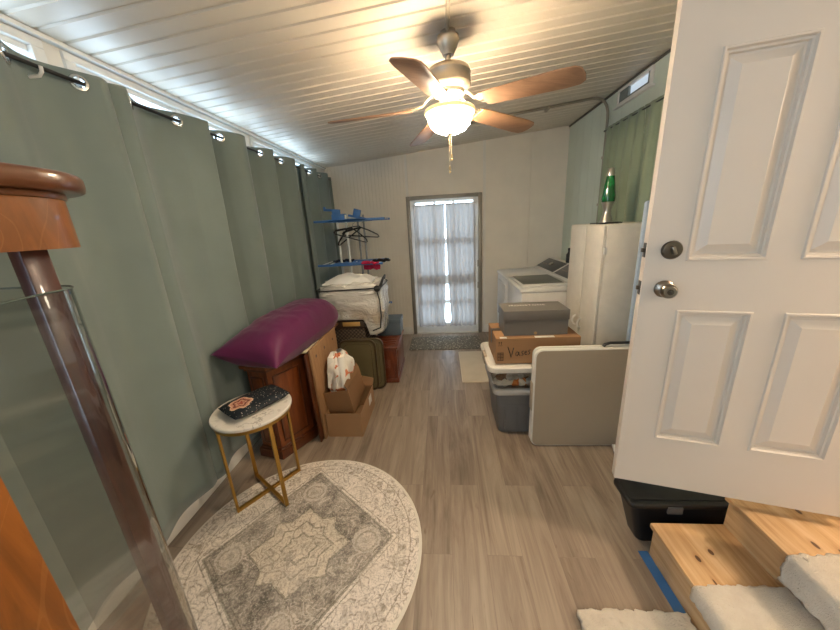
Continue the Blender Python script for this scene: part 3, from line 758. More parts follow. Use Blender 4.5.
m = Mat('black_floral_cloth', S('1c2228'), 0.65, spec=0.25)
x, y, z = m.xyz()
sp = m.voro(70); big = m.voro(28)
q = ((x+0.085)*(x+0.085)+(y+0.005)*(y+0.005)).sqrt(); aa = (y+0.005).at2(x+0.085)
nz = m.noise(60, 3)
pet = (q+(aa*5.0).sin()*0.006+(nz-0.5)*0.02)
col = m.mix(big.lt(0.15)*m.noise(25).gt(0.5)*0.8, S('1a2026'), S('8f7468'))
col = m.mix(sp.lt(0.20)*0.6, col, S('cfc4b4'))
col = m.mix(pet.lt(0.060), col, S('c8937a')); col = m.mix(line(pet, 0.036, 0.006), col, S('7a3f33')); col = m.mix(line(pet, 0.059, 0.004), col, S('e0b79a')); col = m.mix(pet.lt(0.017), col, S('a5523f'))
m.link(col, 'Base Color')
PCH = m
def pouch(w_, h_, t_, M, name, mat, label):
    def fn_(sgn):
        def f_(u, v):
            a_, b_ = u*2-1, v*2-1
            pr = max(0.0, (1-a_**4)*(1-b_**4))**0.6
            return Vector((a_*w_/2*(1-0.02*b_*b_), b_*h_/2*(1-0.02*a_*a_), sgn*t_/2*pr+0.003*fn2(a_*2, b_*2, 2, 3)*pr))
        return f_
    return MB().grid(fn_(1), 30, 20).grid(fn_(-1), 30, 20)
PM = T(-1.178, 1.635, 0.634+0.0315) @ RZ(math.radians(58)) 
po = thing('zipper_pouch', (-1.178, 1.635, 0.6355), 'black zipper pouch with a pink flower lying on the marble table', 'pouch')
b = pouch(0.345, 0.225, 0.062, PM, 'x', PCH, '')
bo = b.build('pouch_body', PCH, None); bo.parent = po; 
bo.matrix_local = T(0, 0, 0.0300) @ RZ(math.radians(58))
ZIP = plain('pouch_zip', S('2a2c2e'), 0.3, 0.6)
MB().tube([PM @ Vector((-0.15+0.3*i/12, 0.1065, 0.0)) for i in range(13)], 0.0035, 6).box((0.135, 0.1, -0.004), (0.16, 0.113, 0.004), 0.001, PM).build('zipper', ZIP, po)

# ================================================================== SIDEBOARD WITH CANTED CORNER
CHERRY = wood('cherry_wood', S('5a2a12'), S('7c411c'), (22, 22, 2.4), 0.35, 0.3, 1.0, S('8c5226'))
CHERD = wood('cherry_dark', S('43200f'), S('5d2e16'), (22, 22, 2.4), 0.35, 0.3)
sb = thing('sideboard', (-1.3, 2.4, 0), 'brown wooden sideboard with canted corner against the curtains, under the pillow', 'sideboard')
def offp(P, d):
    n = len(P); c = Vector((sum(p[0] for p in P)/n, sum(p[1] for p in P)/n)); out = []
    for i in range(n):
        a, b_, c_ = Vector(P[i-1]), Vector(P[i]), Vector(P[(i+1) % n])
        e1, e2 = (b_-a).normalized(), (c_-b_).normalized()
        n1_, n2_ = Vector((-e1.y, e1.x)), Vector((-e2.y, e2.x))
        bis = (n1_+n2_); bis = bis/(1+n1_.dot(n2_)); out.append(tuple(b_+bis*d))
    return out
SP = [(-1.445, 1.935), (-1.245, 1.890), (-1.092, 2.165), (-1.062, 2.88), (-1.445, 2.88)]
BSP = offp(SP, 0.022)
MB().prism(offp(SP, -0.012), 0.740, 0.765, 0.006).build('top', CHERRY, sb, ang=30)
MB().prism(BSP, 0.09, 0.741).build('body', CHERRY, sb, smooth=False)
MB().prism(offp(SP, -0.002), 0.002, 0.075, 0.006).prism(offp(SP, 0.010), 0.072, 0.092, 0.006).build('plinth', CHERD, sb, ang=30)
MB().prism(offp(SP, 0.008), 0.715, 0.741, 0.006).build('top_moulding', CHERD, sb, ang=30)
def face_panel(p, q, z0, z1, m0, m1, name, mat):
    p, q = Vector((*p, 0)), Vector((*q, 0)); d = (q-p); L_ = d.length; d.normalize(); nn = Vector((d.y, -d.x, 0))
    M = Matrix((d, nn, Vector((0, 0, 1)))).transposed().to_4x4(); M.translation = p
    o = MB().box((m0, -0.001, z0), (L_-m1, 0.006, z1), 0.003, M).build(name, mat, sb)
    fr = MB()
    for a, b_ in (((m0-0.012, z0-0.012), (L_-m1+0.012, z0)), ((m0-0.012, z1), (L_-m1+0.012, z1+0.012)), ((m0-0.012, z0), (m0, z1)), ((L_-m1, z0), (L_-m1+0.012, z1))):
        fr.box((a[0], -0.001, a[1]), (b_[0], 0.010, b_[1]), 0.003, M)
    fr.build('panel_moulding', CHERD, o)
face_panel(BSP[0], BSP[1], 0.14, 0.66, 0.04, 0.045, 'side_panel', CHERRY)
face_panel(BSP[1], BSP[2], 0.14, 0.66, 0.045, 0.05, 'corner_panel', CHERRY)
face_panel(BSP[2], BSP[3], 0.14, 0.66, 0.06, 0.36, 'cabinet_door', CHERRY)
face_panel(BSP[2], BSP[3], 0.14, 0.66, 0.39, 0.04, 'cabinet_door', CHERRY)
CREAMB = plain('cream_board', S('ddd0b4'), 0.6)
tag(MB().box((-1.40, 2.12, 0.7655), (-1.05, 2.80, 0.777), 0.002).build('cream_panel', CREAMB), 'thin cream board lying on the sideboard under the purple pillow', 'board')

PURP = fabric('plum_satin_cloth', S('5a1544'), 0.5, 0.10, 200, 0.15)
def pillow():
    L_, W_, H_ = 1.15, 0.445, 0.34
    def side(sg):
        def f_(u, v):
            a, b_ = u*2-1, v*2-1
            pr = max(0.0, (1-abs(a)**3.2)*(1-abs(b_)**(2.6 if b_ < 0 else 5.0)))**(0.55 if b_ < 0 else 0.5)
            xx = a*W_/2*(1-0.07*(1-b_**2)*0+0.0) ; yy = b_*L_/2
            if b_ > 0.55: xx *= math.sqrt(max(0.0, 1-0.45*((b_-0.55)/0.45)**2.4))
            xx *= 1-0.05*(1-abs(b_)**2)*abs(a)**3; yy *= 1-0.05*(1-a*a)*abs(b_)**6
            wr = 0.010*mnoise.noise(Vector((a*1.6+b_*1.2, b_*6, 4)))*pr+0.005*mnoise.noise(Vector((a*5, b_*13, 9)))*pr
            z = sg*H_*0.5*pr*(1.15 if sg > 0 else 0.85)+wr
            if sg < 0: z = max(z, -0.100)
            # near corners: the outer one curls up, the inner one sags over the edge
            near = max(0, -b_-0.55)/0.45
            z += near**2*(0.045*(-a)+0.0)
            z += -0.045*(1-pr)*(1-near)*0.4
            return Vector((xx, yy, z))
        return f_
    return MB().grid(side(1), 40, 70).grid(side(-1), 40, 70)
PLM = T(-1.236, 2.312, 0.879) @ RZ(math.radians(-4))
tag(pillow().build('body_pillow', PURP, xf=PLM, ang=85), 'long plum purple body pillow lying on the wooden sideboard', 'pillow')

# boards leaning on the sideboard front
BRD = wood('brown_board', S('8a6646'), S('a07a56'), (20, 20, 3), 0.6, 0.0)
lean = RY(math.radians(-1.6))
def board(name, x, y0, y1, h_, th_, mat, label, holes):
    M = T(x, 0, 0.001) @ lean
    o = tag(MB().box((0, y0, 0), (th_, y1, h_), 0.002, M).build(name, mat), label, 'board', 'boards leaning on the sideboard')
    if holes:
        for yy, zz in holes: MB().lathe([(0, 0), (0.012, 0), (0.012, 0.0012), (0, 0.0012)], M @ T(th_, yy, zz) @ RY(PI/2), 14).build('dowel_hole', POST, o)
    return o
board('shelf_board', -1.036, 2.09, 2.62, 0.755, 0.014, CHERD, 'dark shelf board leaning on the sideboard behind the lighter board', None)
board('shelf_board', -1.016, 2.13, 2.70, 0.782, 0.018, BRD, 'light brown shelf board with small holes leaning on the sideboard front', [(2.22, 0.70), (2.40, 0.70), (2.60, 0.70), (2.22, 0.10), (2.60, 0.10)])

# cardboard boxes
CARD = painted('cardboard', S('a07a56'), 0.8, 0.06, 0.1)
CARDD = painted('cardboard_brown', S('8b6542'), 0.8, 0.06, 0.1)
LBL = plain('white_label_paper', S('dcd6ca'), 0.6)
def open_box(b, x0, x1, y0, y1, z0, z1, t=0.005, M=None):
    b.box((x0, y0, z0), (x1, y1, z0+t), 0, M)
    b.box((x0, y0, z0+t), (x0+t, y1, z1), 0, M).box((x1-t, y0, z0+t), (x1, y1, z1), 0, M)
    b.box((x0+t, y0, z0+t), (x1-t, y0+t, z1), 0, M).box((x0+t, y1-t, z0+t), (x1-t, y1, z1), 0, M)
    return b
lb = thing('cardboard_box', (-0.85, 2.4, 0), 'open cardboard box on the floor holding another box', 'box', 'open cardboard boxes by the sideboard')
open_box(MB(), -0.99, -0.70, 2.16, 2.63, 0.001, 0.215).build('box_body', CARD, lb, smooth=False)
MB().box((-0.14, 0, 0), (0.0, 0.004, 0.09), 0, T(-0.70, 2.60, 0.215) @ RY(0.25)).build('flap', CARD, lb, smooth=False)
MB().box((-0.6995, 2.44, 0.11), (-0.6985, 2.53, 0.19)).build('shipping_label', LBL, lb, smooth=False)
UM = T(-0.885, 2.23, 0.152) @ RY(math.radians(-7)) @ RX(math.radians(4))
ub = thing('cardboard_box', (-0.88, 2.4, 0.152), 'open cardboard box tilted in the lower box with a plastic bag inside', 'box', 'open cardboard boxes by the sideboard')
open_box(MB(), -0.095, 0.115, 0.0, 0.38, 0.0, 0.235, 0.005, UM).build('box_body', CARDD, ub, smooth=False)
MB().box((0.0, 0.0, 0), (0.005, 0.38, 0.05), 0, UM @ T(0.110, 0, 0.235) @ RY(-0.3)).build('flap', CARDD, ub, smooth=False)
m = Mat('white_orange_carrier_bag', S('e6dfd4'), 0.35, spec=0.5)
nn_ = m.noise(13, 2); x, y, z = m.xyz()
m.link(m.mix((nn_.smooth(0.54, 0.58))*0.92, S('e6dfd4'), S('d0682a')), 'Base Color'); m.bump(m.noise(26, 4, 0.7), 0.5, 0.012)
BAG = m
def bag():
    def f_(u, v):
        a = 2*PI*u; r_ = 1.0
        z = v
        prof = [0.80, 0.98, 1.0, 0.95, 0.80, 0.30]
        t = min(v*5, 4.999); i = int(t); pr = prof[i]*(1-(t-i))+prof[i+1]*(t-i)
        n_ = mnoise.noise(Vector((math.cos(a)*2.4, math.sin(a)*2.4, v*3.5)))*0.28*(0.3+v)
        n2_ = mnoise.noise(Vector((math.cos(a)*6, math.sin(a)*6, v*6+3)))*0.12
        k = pr*(1+n_+n2_)
        return Vector((0.098*k*math.cos(a)+0.01*n_*4, 0.160*k*math.sin(a), 0.42*v+0.04*n_))
    return MB().grid(f_, 48, 24, closed_u=True)
pb = thing('plastic_bag', (-0.885, 2.4, 0.25), 'crumpled white and orange plastic carrier bag stuffed in the tilted box', 'bag')
bagM = T(-0.905, 2.405, 0.245)
bag().build('bag_body', BAG, pb, xf=bagM, ang=80)
b = MB()
for s_ in (-1, 1):
    b.tube([bagM @ Vector((-0.01+0.035*s_, 0.02, 0.40)), bagM @ Vector((0.0+0.045*s_, -0.08, 0.39)), bagM @ Vector((0.01+0.055*s_, -0.135, 0.27)), bagM @ Vector((0.005+0.06*s_, -0.165, 0.16))], [0.02, 0.016, 0.013, 0.006], 8, flat=(1.6, 0.4))
b.build('bag_handle', plain('white_carrier_film', S('e8e2d8'), 0.35), pb)

# tray tables (olive tops, brown rims), folded trunk, bundle, chest
OLIVE = plain('olive_tray_enamel', S('6b6145'), 0.4)
TRIM = plain('brown_tray_rim', S('584a35'), 0.35, 0.4)
def tray(x0, x1, y, h_, label):
    t = thing('folding_tray', ((x0+x1)/2, y, 0.0), label, 'tray table', 'folded olive tray tables')
    tilt = T(0, y, 0.004) @ RX(math.radians(-2.0))
    Mz = tilt @ Matrix(((1, 0, 0, 0), (0, 0, -1, 0), (0, 1, 0, 0), (0, 0, 0, 1)))
    MB().prism(rrect(x0+0.012, 0.012, x1-0.012, h_-0.012, 0.06), -0.006, 0.002, 0.0, Mz).build('tray_top', OLIVE, t, ang=30)
    P = rrect(x0+0.010, 0.010, x1-0.010, h_-0.010, 0.065, 8)
    MB().tube([Mz @ Vector((px, py, 0.002)) for px, py in P], 0.011, 8, closed=True).build('rim', TRIM, t)
    P = rrect(x0+0.05, 0.05, x1-0.05, h_-0.05, 0.045, 8)
    MB().tube([Mz @ Vector((px, py, 0.002)) for px, py in P], 0.004, 6, closed=True).build('inlay_bead', TRIM, t)
tray(-1.09, -0.705, 2.915, 0.56, 'olive folded tray table with brown rim, the front one')
tray(-1.03, -0.635, 2.945, 0.565, 'olive folded tray table with brown rim, behind the front one')

WICK = Mat('dark_wicker', S('3b3128'), 0.7)
x, y, z = WICK.xyz(); wv = (x*160.0).sin()*(z*160.0).sin()
WICK.link(WICK.mix(wv.smooth(-0.3, 0.5), S('2a221b'), S('5a4b3c')), 'Base Color'); WICK.bump(wv, 0.5, 0.006)
tr = thing('wicker_trunk', (-1.10, 3.25, 0), 'dark brown wicker trunk behind the olive trays, under the bedding bundle', 'trunk')
MB().box((-1.40, 3.0, 0.002), (-0.82, 3.46, 0.66), 0.012).build('trunk_body', WICK, tr)
MB().box((-1.41, 2.99, 0.66), (-0.81, 3.47, 0.742), 0.012).build('lid', plain('dark_leather_lid', S('3a2a20'), 0.45), tr)
MB().box((-1.04, 2.984, 0.690), (-0.86, 2.991, 0.736), 0.003).build('lid_label', plain('yellow_wood_label', S('b08a4e'), 0.5), tr)

m = Mat('clear_plastic_over_bedding', S('d8d0c2'), 0.12, spec=0.6, coat=0.6)
na = m.noise(5, 3); nb = m.noise(30, 3)
m.link(m.mix(m.xyz()[2].smooth(0.20, 0.02)*na.smooth(0.35, 0.6)*0.7, S('dcd8d0'), S('b8a284')), 'Base Color')
mp = m.noise(1.0, 4, 0.6, 2.2, m.mapped((4, 4, 14), (0.5, 0.6, 0.9)))
m.bump(mp, 1.0, 0.06)
PLAST = m
def bundle():
    def f_(u, v):
        a = 2*PI*u
        ca, sa = math.cos(a), math.sin(a)
        p = 5.0
        rr_ = (abs(ca)**p+abs(sa)**p)**(-1/p)
        if v < 0.12: k = v/0.12; zz = 0.0; kk = k
        elif v > 0.80: k = (v-0.80)/0.20; kk = 1-k; zz = 1.0+0.07*math.sin(min(1, k*1.3)*PI/2)
        else: k = (v-0.12)/0.68; kk = 1.0+0.05*math.sin(k*PI)+0.015*math.sin(k*PI*6); zz = k
        n_ = mnoise.noise(Vector((ca*rr_*1.5*kk+3, sa*rr_*1.5*kk, zz*2.2)))
        n2_ = mnoise.noise(Vector((ca*rr_*4*kk, sa*rr_*4*kk+5, zz*5)))
        kq = kk*(1+0.05*n_*(1 if kk > 0.5 else 0)+0.025*n2_)
        z = 0.345*zz+(0.035*n_+0.018*n2_ if zz > 0.9 else 0)
        xx = 0.315*rr_*kq*ca; yy = 0.24*rr_*kq*sa
        # the right end hangs lower over the trunk edge
        if zz < 0.6 and xx > 0.145: z -= 0.17*min(1, (xx-0.145)/0.03)*(1-zz/0.6)
        return Vector((xx, yy, z))
    return MB().grid(f_, 90, 46, closed_u=True)
bb = thing('bedding_bundle', (-0.915, 3.21, 0.755), 'clear plastic zip bag of white bedding on the dark trunk', 'bedding bag')
BM_ = T(-0.945, 3.21, 0.757)
bundle().build('bag_body', PLAST, bb, xf=BM_, ang=80)
PIPE = plain('black_bag_piping', S('1d1c1c'), 0.5)
b = MB()
rct = rrect(-0.325, -0.25, 0.325, 0.25, 0.05, 5)
b.tube([BM_ @ Vector((px, py, 0.315+0.01*math.sin(px*9))) for px, py in rct], 0.0065, 6, closed=True)
b.tube([BM_ @ Vector(q) for q in ((0.29, -0.245, 0.315), (0.315, -0.252, 0.2), (0.318, -0.253, 0.05), (0.30, -0.252, -0.08), (0.22, -0.253, -0.11))], 0.0065, 6)
b.build('piping', PIPE, bb)
b = MB().tube([BM_ @ Vector(q) for q in ((0.30, 0.13, 0.335), (0.33, 0.05, 0.40), (0.335, -0.08, 0.395), (0.32, -0.18, 0.33), (0.30, -0.22, 0.30))], [0.008, 0.012, 0.012, 0.016, 0.02], 8)
b.ball(BM_ @ Vector((0.295, -0.235, 0.315)), 0.034, 2, (1, 0.7, 1)).build('carry_handle', PIPE, bb)
WCL = fabric('white_cotton_cloth', S('e2e0dc'), 0.85, 0.04, 150)
def fcl(u, v):
    a, b_ = u*2-1, v*2-1; e = (abs(a)**4+abs(b_)**4)**0.25
    dome = (1-min(1, e)**2.5)
    return Vector((a*0.25, b_*0.19, 0.0+0.065*dome+0.022*mnoise.noise(Vector((a*2, b_*2.4, 7)))*dome+0.012*mnoise.noise(Vector((a*5, b_*5, 2)))*dome))
tag(MB().grid(fcl, 40, 30).build('folded_sheet', WCL, xf=BM_ @ T(-0.03, 0.03, 0.352), thick=0.012, ang=80, off=1), 'crumpled white cloth lying on top of the plastic bedding bag', 'cloth')

MAHO = wood('carved_mahogany', S('542412'), S('773a20'), (25, 25, 4), 0.35, 0.3)
ct = thing('carved_chest', (-0.66, 3.35, 0), 'small carved reddish wooden chest on the floor by the bedding bag', 'chest')
cx0, cx1, cy0, cy1 = -0.80, -0.515, 3.06, 3.64
MB().box((cx0+0.01, cy0+0.01, 0.05), (cx1-0.01, cy1-0.01, 0.395)).build('chest_body', MAHO, ct, smooth=False)
MB().box((cx0, cy0, 0.002), (cx1, cy1, 0.055), 0.008).build('plinth', MAHO, ct)
b = MB().box((cx0-0.008, cy0-0.008, 0.395), (cx1+0.008, cy1+0.008, 0.425), 0.010)
for k in range(4):
    yy = cy0+0.06+k*0.07
    b.tube([(cx0+0.04, yy+0.03, 0.4255), ((cx0+cx1)/2, yy, 0.428), (cx1-0.03, yy+0.03, 0.4255)], 0.006, 6)
b.build('lid', MAHO, ct)
def carved(M, w_, h_):
    b = MB(); b.box((0, -0.004, 0), (w_, 0, 0.02), 0.003, M).box((0, -0.004, h_-0.02), (w_, 0, h_), 0.003, M).box((0, -0.004, 0.02), (0.02, 0, h_-0.02), 0.003, M).box((w_-0.02, -0.004, 0.02), (w_, 0, h_-0.02), 0.003, M)
    n_ = 5
    for k in range(-n_, n_+1):
        for sg in (1, -1):
            c0, c1 = [], []
            x0_ = w_/2+k*0.02
            p0 = Vector((x0_-sg*(h_/2-0.11), -0.001, 0.11)); p1 = Vector((x0_+sg*(h_/2-0.11), -0.001, h_-0.11))
            lo, hi = 0.06, w_-0.06
            pts = []
            for t in [i/10 for i in range(11)]:
                q_ = p0.lerp(p1, t)
                if lo <= q_.x <= hi: pts.append(M @ q_)
            if len(pts) > 1: b.tube([pts[0], pts[-1]], 0.0035, 5)
    return b
carved(T(cx0+0.02, cy0+0.011, 0.06), cx1-cx0-0.04, 0.325).build('carved_front', MAHO, ct)
MB().box((cx1-0.012, cy0+0.06, 0.09), (cx1-0.004, cy1-0.06, 0.36), 0.005).build('side_panel', MAHO, ct)
BLUEG = plain('slate_blue_box', S('56626c'), 0.55)
bx = thing('storage_box', (-0.65, 3.52, 0.4265), 'slate blue lidded box on the back of the carved chest', 'storage box')
MB().box((-0.79, 3.41, 0.4265), (-0.512, 3.63, 0.575), 0.006).build('box_body', BLUEG, bx)
MB().box((-0.797, 3.403, 0.575), (-0.505, 3.637, 0.620), 0.006).build('lid', BLUEG, bx)

# ================================================================== DRYING RACK
BLUE = plain('blue_plastic', S('3f6fae'), 0.4)
POLE = plain('white_coated_tube', S('d8dad8'), 0.4)
POLG = plain('grey_coated_tube', S('8f9496'), 0.4)
RC = (-0.955, 3.74)
dr = thing('drying_rack', (RC[0], RC[1], 0), 'tall blue and white tiered clothes drying rack in the back corner', 'drying rack')
POLES = [(-0.12, -0.12, POLE), (-0.015, -0.13, POLE), (0.055, 0.12, POLG), (0.125, 0.12, POLG)]
for dx, dy, mt in POLES:
    MB().tube([(RC[0]-0.10+dx, RC[1]+dy, 0.03), (RC[0]-0.10+dx, RC[1]+dy, 1.80)], 0.0125, 10).build('pole', mt, dr)
def tier(z, x0, x1, d, wires):
    b = MB()
    x0 += RC[0]; x1 += RC[0]
    b.box((x0, RC[1]-d, z-0.012), (x1, RC[1]-d+0.024, z+0.012), 0.004).box((x0+0.1, RC[1]+d-0.024, z-0.012), (x1, RC[1]+d, z+0.012), 0.004)
    b.box((RC[0]-0.30, RC[1]-d, z-0.014), (RC[0]+0.12, RC[1]+d, z+0.010), 0.004) if not wires else None
    b.box((RC[0]-0.30, RC[1]-0.16, z-0.016), (RC[0]+0.10, RC[1]-0.10, z+0.016), 0.004).box((RC[0]-0.30, RC[1]+0.09, z-0.016), (RC[0]+0.10, RC[1]+0.15, z+0.016), 0.004)
    o = b.build('tier_frame', BLUE, dr)
    wb = MB()
    n_ = 9
    for k in range(n_):
        xx = x0+0.02+(x1-x0-0.04)*k/(n_-1)
        wb.tube([(xx, RC[1]-d+0.012, z), (xx, RC[1]+d-0.012, z)], 0.004, 6)
    wb.build('wire', POLE, o)
tier(1.738, -0.465, 0.335, 0.19, False)
tier(1.255, -0.47, 0.28, 0.23, True)
tier(0.70, -0.43, 0.28, 0.20, True)
b = MB().box((RC[0]-0.27, RC[1]-0.14, 1.75), (RC[0]-0.11, RC[1]-0.08, 1.81), 0.006).box((RC[0]-0.26, RC[1]-0.14, 1.80), (RC[0]-0.17, RC[1]-0.11, 1.845), 0.005)
b.box((-0.13, -0.012, -0.012), (0.05, 0.012, 0.014), 0.004, T(RC[0]-0.22, RC[1]-0.12, 1.85) @ RY(0.10)).box((RC[0]-0.355, RC[1]-0.13, 1.85), (RC[0]-0.33, RC[1]-0.11, 1.895), 0.004)
b.build('folding_bracket', BLUE, dr)
b = MB().box((-0.05, -0.02, -0.04), (0.03, 0.02, 0.05), 0.006, T(RC[0]+0.02, RC[1]-0.10, 1.80) @ RY(0.3)).box((-0.11, -0.02, -0.012), (0.12, 0.02, 0.012), 0.006, T(RC[0]+0.02, RC[1]-0.10, 1.765) @ RY(0.25))
b.build('folding_bracket', BLUE, dr)
b = MB()
b.tube([(RC[0]-0.34, RC[1]-0.25, 0.02), (RC[0]+0.10, RC[1]-0.25, 0.02)], 0.012, 8).tube([(RC[0]-0.34, RC[1]+0.25, 0.02), (RC[0]+0.10, RC[1]+0.25, 0.02)], 0.012, 8).tube([(RC[0]-0.22, RC[1]-0.25, 0.03), (RC[0]-0.22, RC[1]+0.25, 0.03)], 0.012, 8).tube([(RC[0]+0.025, RC[1]-0.25, 0.03), (RC[0]+0.025, RC[1]+0.25, 0.03)], 0.012, 8)
b.build('base_foot', BLUE, dr)
BLK = plain('black_plastic', S('161616'), 0.45)
def hanger(c, rz, label, tilt=0.0, lean=0.0):
    M = T(*c) @ RZ(rz) @ RY(tilt) @ RX(lean)
    h_ = thing('clothes_hanger', c, label, 'clothes hanger', 'black hangers on the drying rack')
    b = MB().tube([M @ Vector(q) for q in ((0, 0, -0.075), (-0.09, 0, -0.105), (-0.19, 0, -0.15), (-0.205, 0, -0.175), (-0.19, 0, -0.185), (0.19, 0, -0.185), (0.205, 0, -0.175), (0.19, 0, -0.15), (0.09, 0, -0.105), (0, 0, -0.075))][:10], 0.0075, 6, flat=(0.8, 1.4))
    b.build('shoulder_frame', BLK, h_)
    MB().tube([M @ Vector((0, 0, -0.075)), M @ Vector((0, 0, -0.025))]+[M @ Vector((0.017*math.sin(t), 0, -0.003-0.017*math.cos(t)+0.0)) for t in [0.0+i*0.5 for i in range(0, 9)]], 0.0028, 6).build('hook', POLG, h_)
hanger((RC[0]-0.10, RC[1]-0.17, 1.720), 1.05, 'black hanger on the drying rack, the left one', -0.45, 0.25)
hanger((RC[0]-0.02, RC[1]-0.175, 1.720), 0.75, 'black hanger on the drying rack, the middle one', 0.30, -0.1)
hanger((RC[0]+0.07, RC[1]-0.17, 1.720), 0.25, 'black hanger on the drying rack, the right one', 0.12, 0.5)
PINK = fabric('magenta_cloth', S('a81f45'), 0.8, 0.15, 120)
def drape(x0, x1, y, z, l0, l1, seed):
    def f_(u, v):
        s_ = v*(l0+l1)-l0
        xx = x0+(x1-x0)*u
        if abs(s_) < 0.03: return Vector((xx, y+s_, z+0.0075+0.008*math.cos(s_/0.03*PI/2)+0.006*math.sin(u*7)))
        sg = 1 if s_ > 0 else -1
        return Vector((xx+0.02*fn2(u*3, v*3, 1, seed), y+sg*(0.03+0.008*math.sin(u*9+seed)+0.004), z+0.008-(abs(s_)-0.03)-0.02*fn2(u*3, 0, 1.5, seed)))
    return MB().grid(f_, 24, 40)
tag(drape(RC[0]+0.05, RC[0]+0.24, RC[1]-0.218, 1.267, 0.05, 0.12, 2).build('pink_garment', PINK, thick=0.006, ang=80), 'magenta pink garment draped on the lower tier of the drying rack', 'garment')
def lump(b, c, L_, r_, rz, seed):
    M = T(*c) @ RZ(rz)
    pts = [M @ Vector((L_*(i/8-0.5), 0.012*math.sin(i*1.3+seed), 0.008*math.sin(i*2.1+seed))) for i in range(9)]
    return b.tube(pts, [r_*0.5]+[r_*(0.85+0.3*random.random()) for _ in range(7)]+[r_*0.5], 8)
SOCK = fabric('black_sock_knit', S('17171b'), 0.9, 0.1, 200)
NAVY = fabric('navy_cloth', S('1e2436'), 0.9, 0.1, 200)
tag(lump(MB(), (RC[0]+0.27, RC[1]-0.22, 1.288), 0.20, 0.020, 0.1, 1).build('black_sock', SOCK), 'black sock lying on the right end of the lower rack tier', 'sock')
tag(lump(MB(), (RC[0]-0.20, RC[1]-0.10, 1.292), 0.24, 0.018, 0.1, 3).build('dark_cloth', NAVY), 'dark navy cloth lying on the left side of the lower rack tier', 'cloth')

# ================================================================== WASHER AND DRYER
ENAM = plain('white_enamel', S('dedbd5'), 0.28)
DGL = plain('dark_lid_glass', S('55574f'), 0.3)
CONS = plain('dark_console_panel', S('4b4b4b'), 0.35)
CHR = plain('chrome_knob', S('bdbab4'), 0.2, 0.9)
def machine(name, y0, y1, glass, label, cat):
    x0, x1 = 0.775, 1.55
    mch = thing(name, ((x0+x1)/2, (y0+y1)/2, 0), label, cat)
    MB().box((x0+0.01, y0, 0.02), (x1, y1, 0.925), 0.012).build('body', ENAM, mch)
    for px in (x0+0.06, x1-0.06):
        for py in (y0+0.06, y1-0.06): MB().lathe([(0, 0.001), (0.02, 0.001), (0.02, 0.022), (0, 0.022)], T(px, py, 0), 12).build('levelling_foot', BLK, mch)
    # deck with a soft front edge
    pr = [(x0, 0.93), (x0-0.004, 0.945), (x0+0.004, 0.962), (x0+0.03, 0.972), (1.30, 0.985), (x1, 0.985), (x1, 0.93)]
    Mp = Matrix(((1, 0, 0, 0), (0, 0, -1, y1), (0, 1, 0, 0), (0, 0, 0, 1)))
    MB().prism([(p[0], p[1]) for p in pr], 0.0, y1-y0, 0.006, Mp).build('top_deck', ENAM, mch, ang=50)
    if glass:
        lid = MB().box((x0+0.02, y0+0.05, -0.004), (1.27, y1-0.05, 0.012), 0.006, T(0, 0, 0.972) @ RY(-0.012)).build('lid', ENAM, mch)
        MB().box((x0+0.05, y0+0.11, 0.0105), (1.235, y1-0.06, 0.0145), 0.002, T(0, 0, 0.972) @ RY(-0.012)).build('lid_window', DGL, lid)
    else:
        d = MB().prism(rrect(y0+0.06, 0.30, y1-0.06, 0.86, 0.05), 0, 0.014, 0.004, Matrix(((0, 0, -1, x0+0.012), (1, 0, 0, 0), (0, 1, 0, 0), (0, 0, 0, 1)))).build('loading_door', ENAM, mch)
        MB().box((x0-0.012, y0+0.09, 0.52), (x0+0.002, y0+0.12, 0.66), 0.004).build('door_handle', ENAM, d)
    # raised console at the back
    cp = [(1.30, 0.984), (1.315, 1.0), (1.50, 1.105), (1.545, 1.108), (1.55, 0.984)]
    con = MB().prism(cp, 0.0, y1-y0, 0.005, Mp).build('console', ENAM, mch, ang=50)
    sl = math.atan2(0.105, 0.185)
    Mc = T(1.315, 0, 1.0) @ RY(-sl)
    MB().box((0.012, y0+0.02, 0.0), (0.203, y1-0.02, 0.006), 0.003, Mc).build('control_panel', CONS, con)
    MB().lathe([(0, 0.006), (0.032, 0.006), (0.030, 0.03), (0.022, 0.034), (0, 0.034)], Mc @ T(0.105, (y0+y1)/2-0.04, 0), 20).build('dial', CHR, con)
    bts = MB()
    for k in range(5): bts.box((0.08, y1-0.24+k*0.035, 0.006), (0.10, y1-0.22+k*0.035, 0.009), 0.001, Mc)
    bts.build('button', CHR, con)
machine('washing_machine', 3.17, 3.86, True, 'white top-load washing machine with dark glass lid beside the tall cabinet', 'washing machine')
machine('tumble_dryer', 3.88, 4.57, False, 'white dryer with plain top in the back right corner', 'dryer')
bt_ = thing('spray_bottle', (1.615, 4.22, 0.98), 'small black bottle behind the washer console by the wall', 'bottle')
MB().lathe([(0, 0.0), (0.028, 0.0), (0.03, 0.01), (0.03, 0.10), (0.012, 0.125), (0.012, 0.15), (0, 0.15)], T(1.52, 3.95, 1.107), 18).build('bottle_body', BLK, bt_)
MB().lathe([(0, 0.15), (0.014, 0.15), (0.014, 0.175), (0, 0.178)], T(1.52, 3.95, 1.107), 14).build('cap', BLK, bt_)
bt_.location = (1.615, 4.22, 0.98)

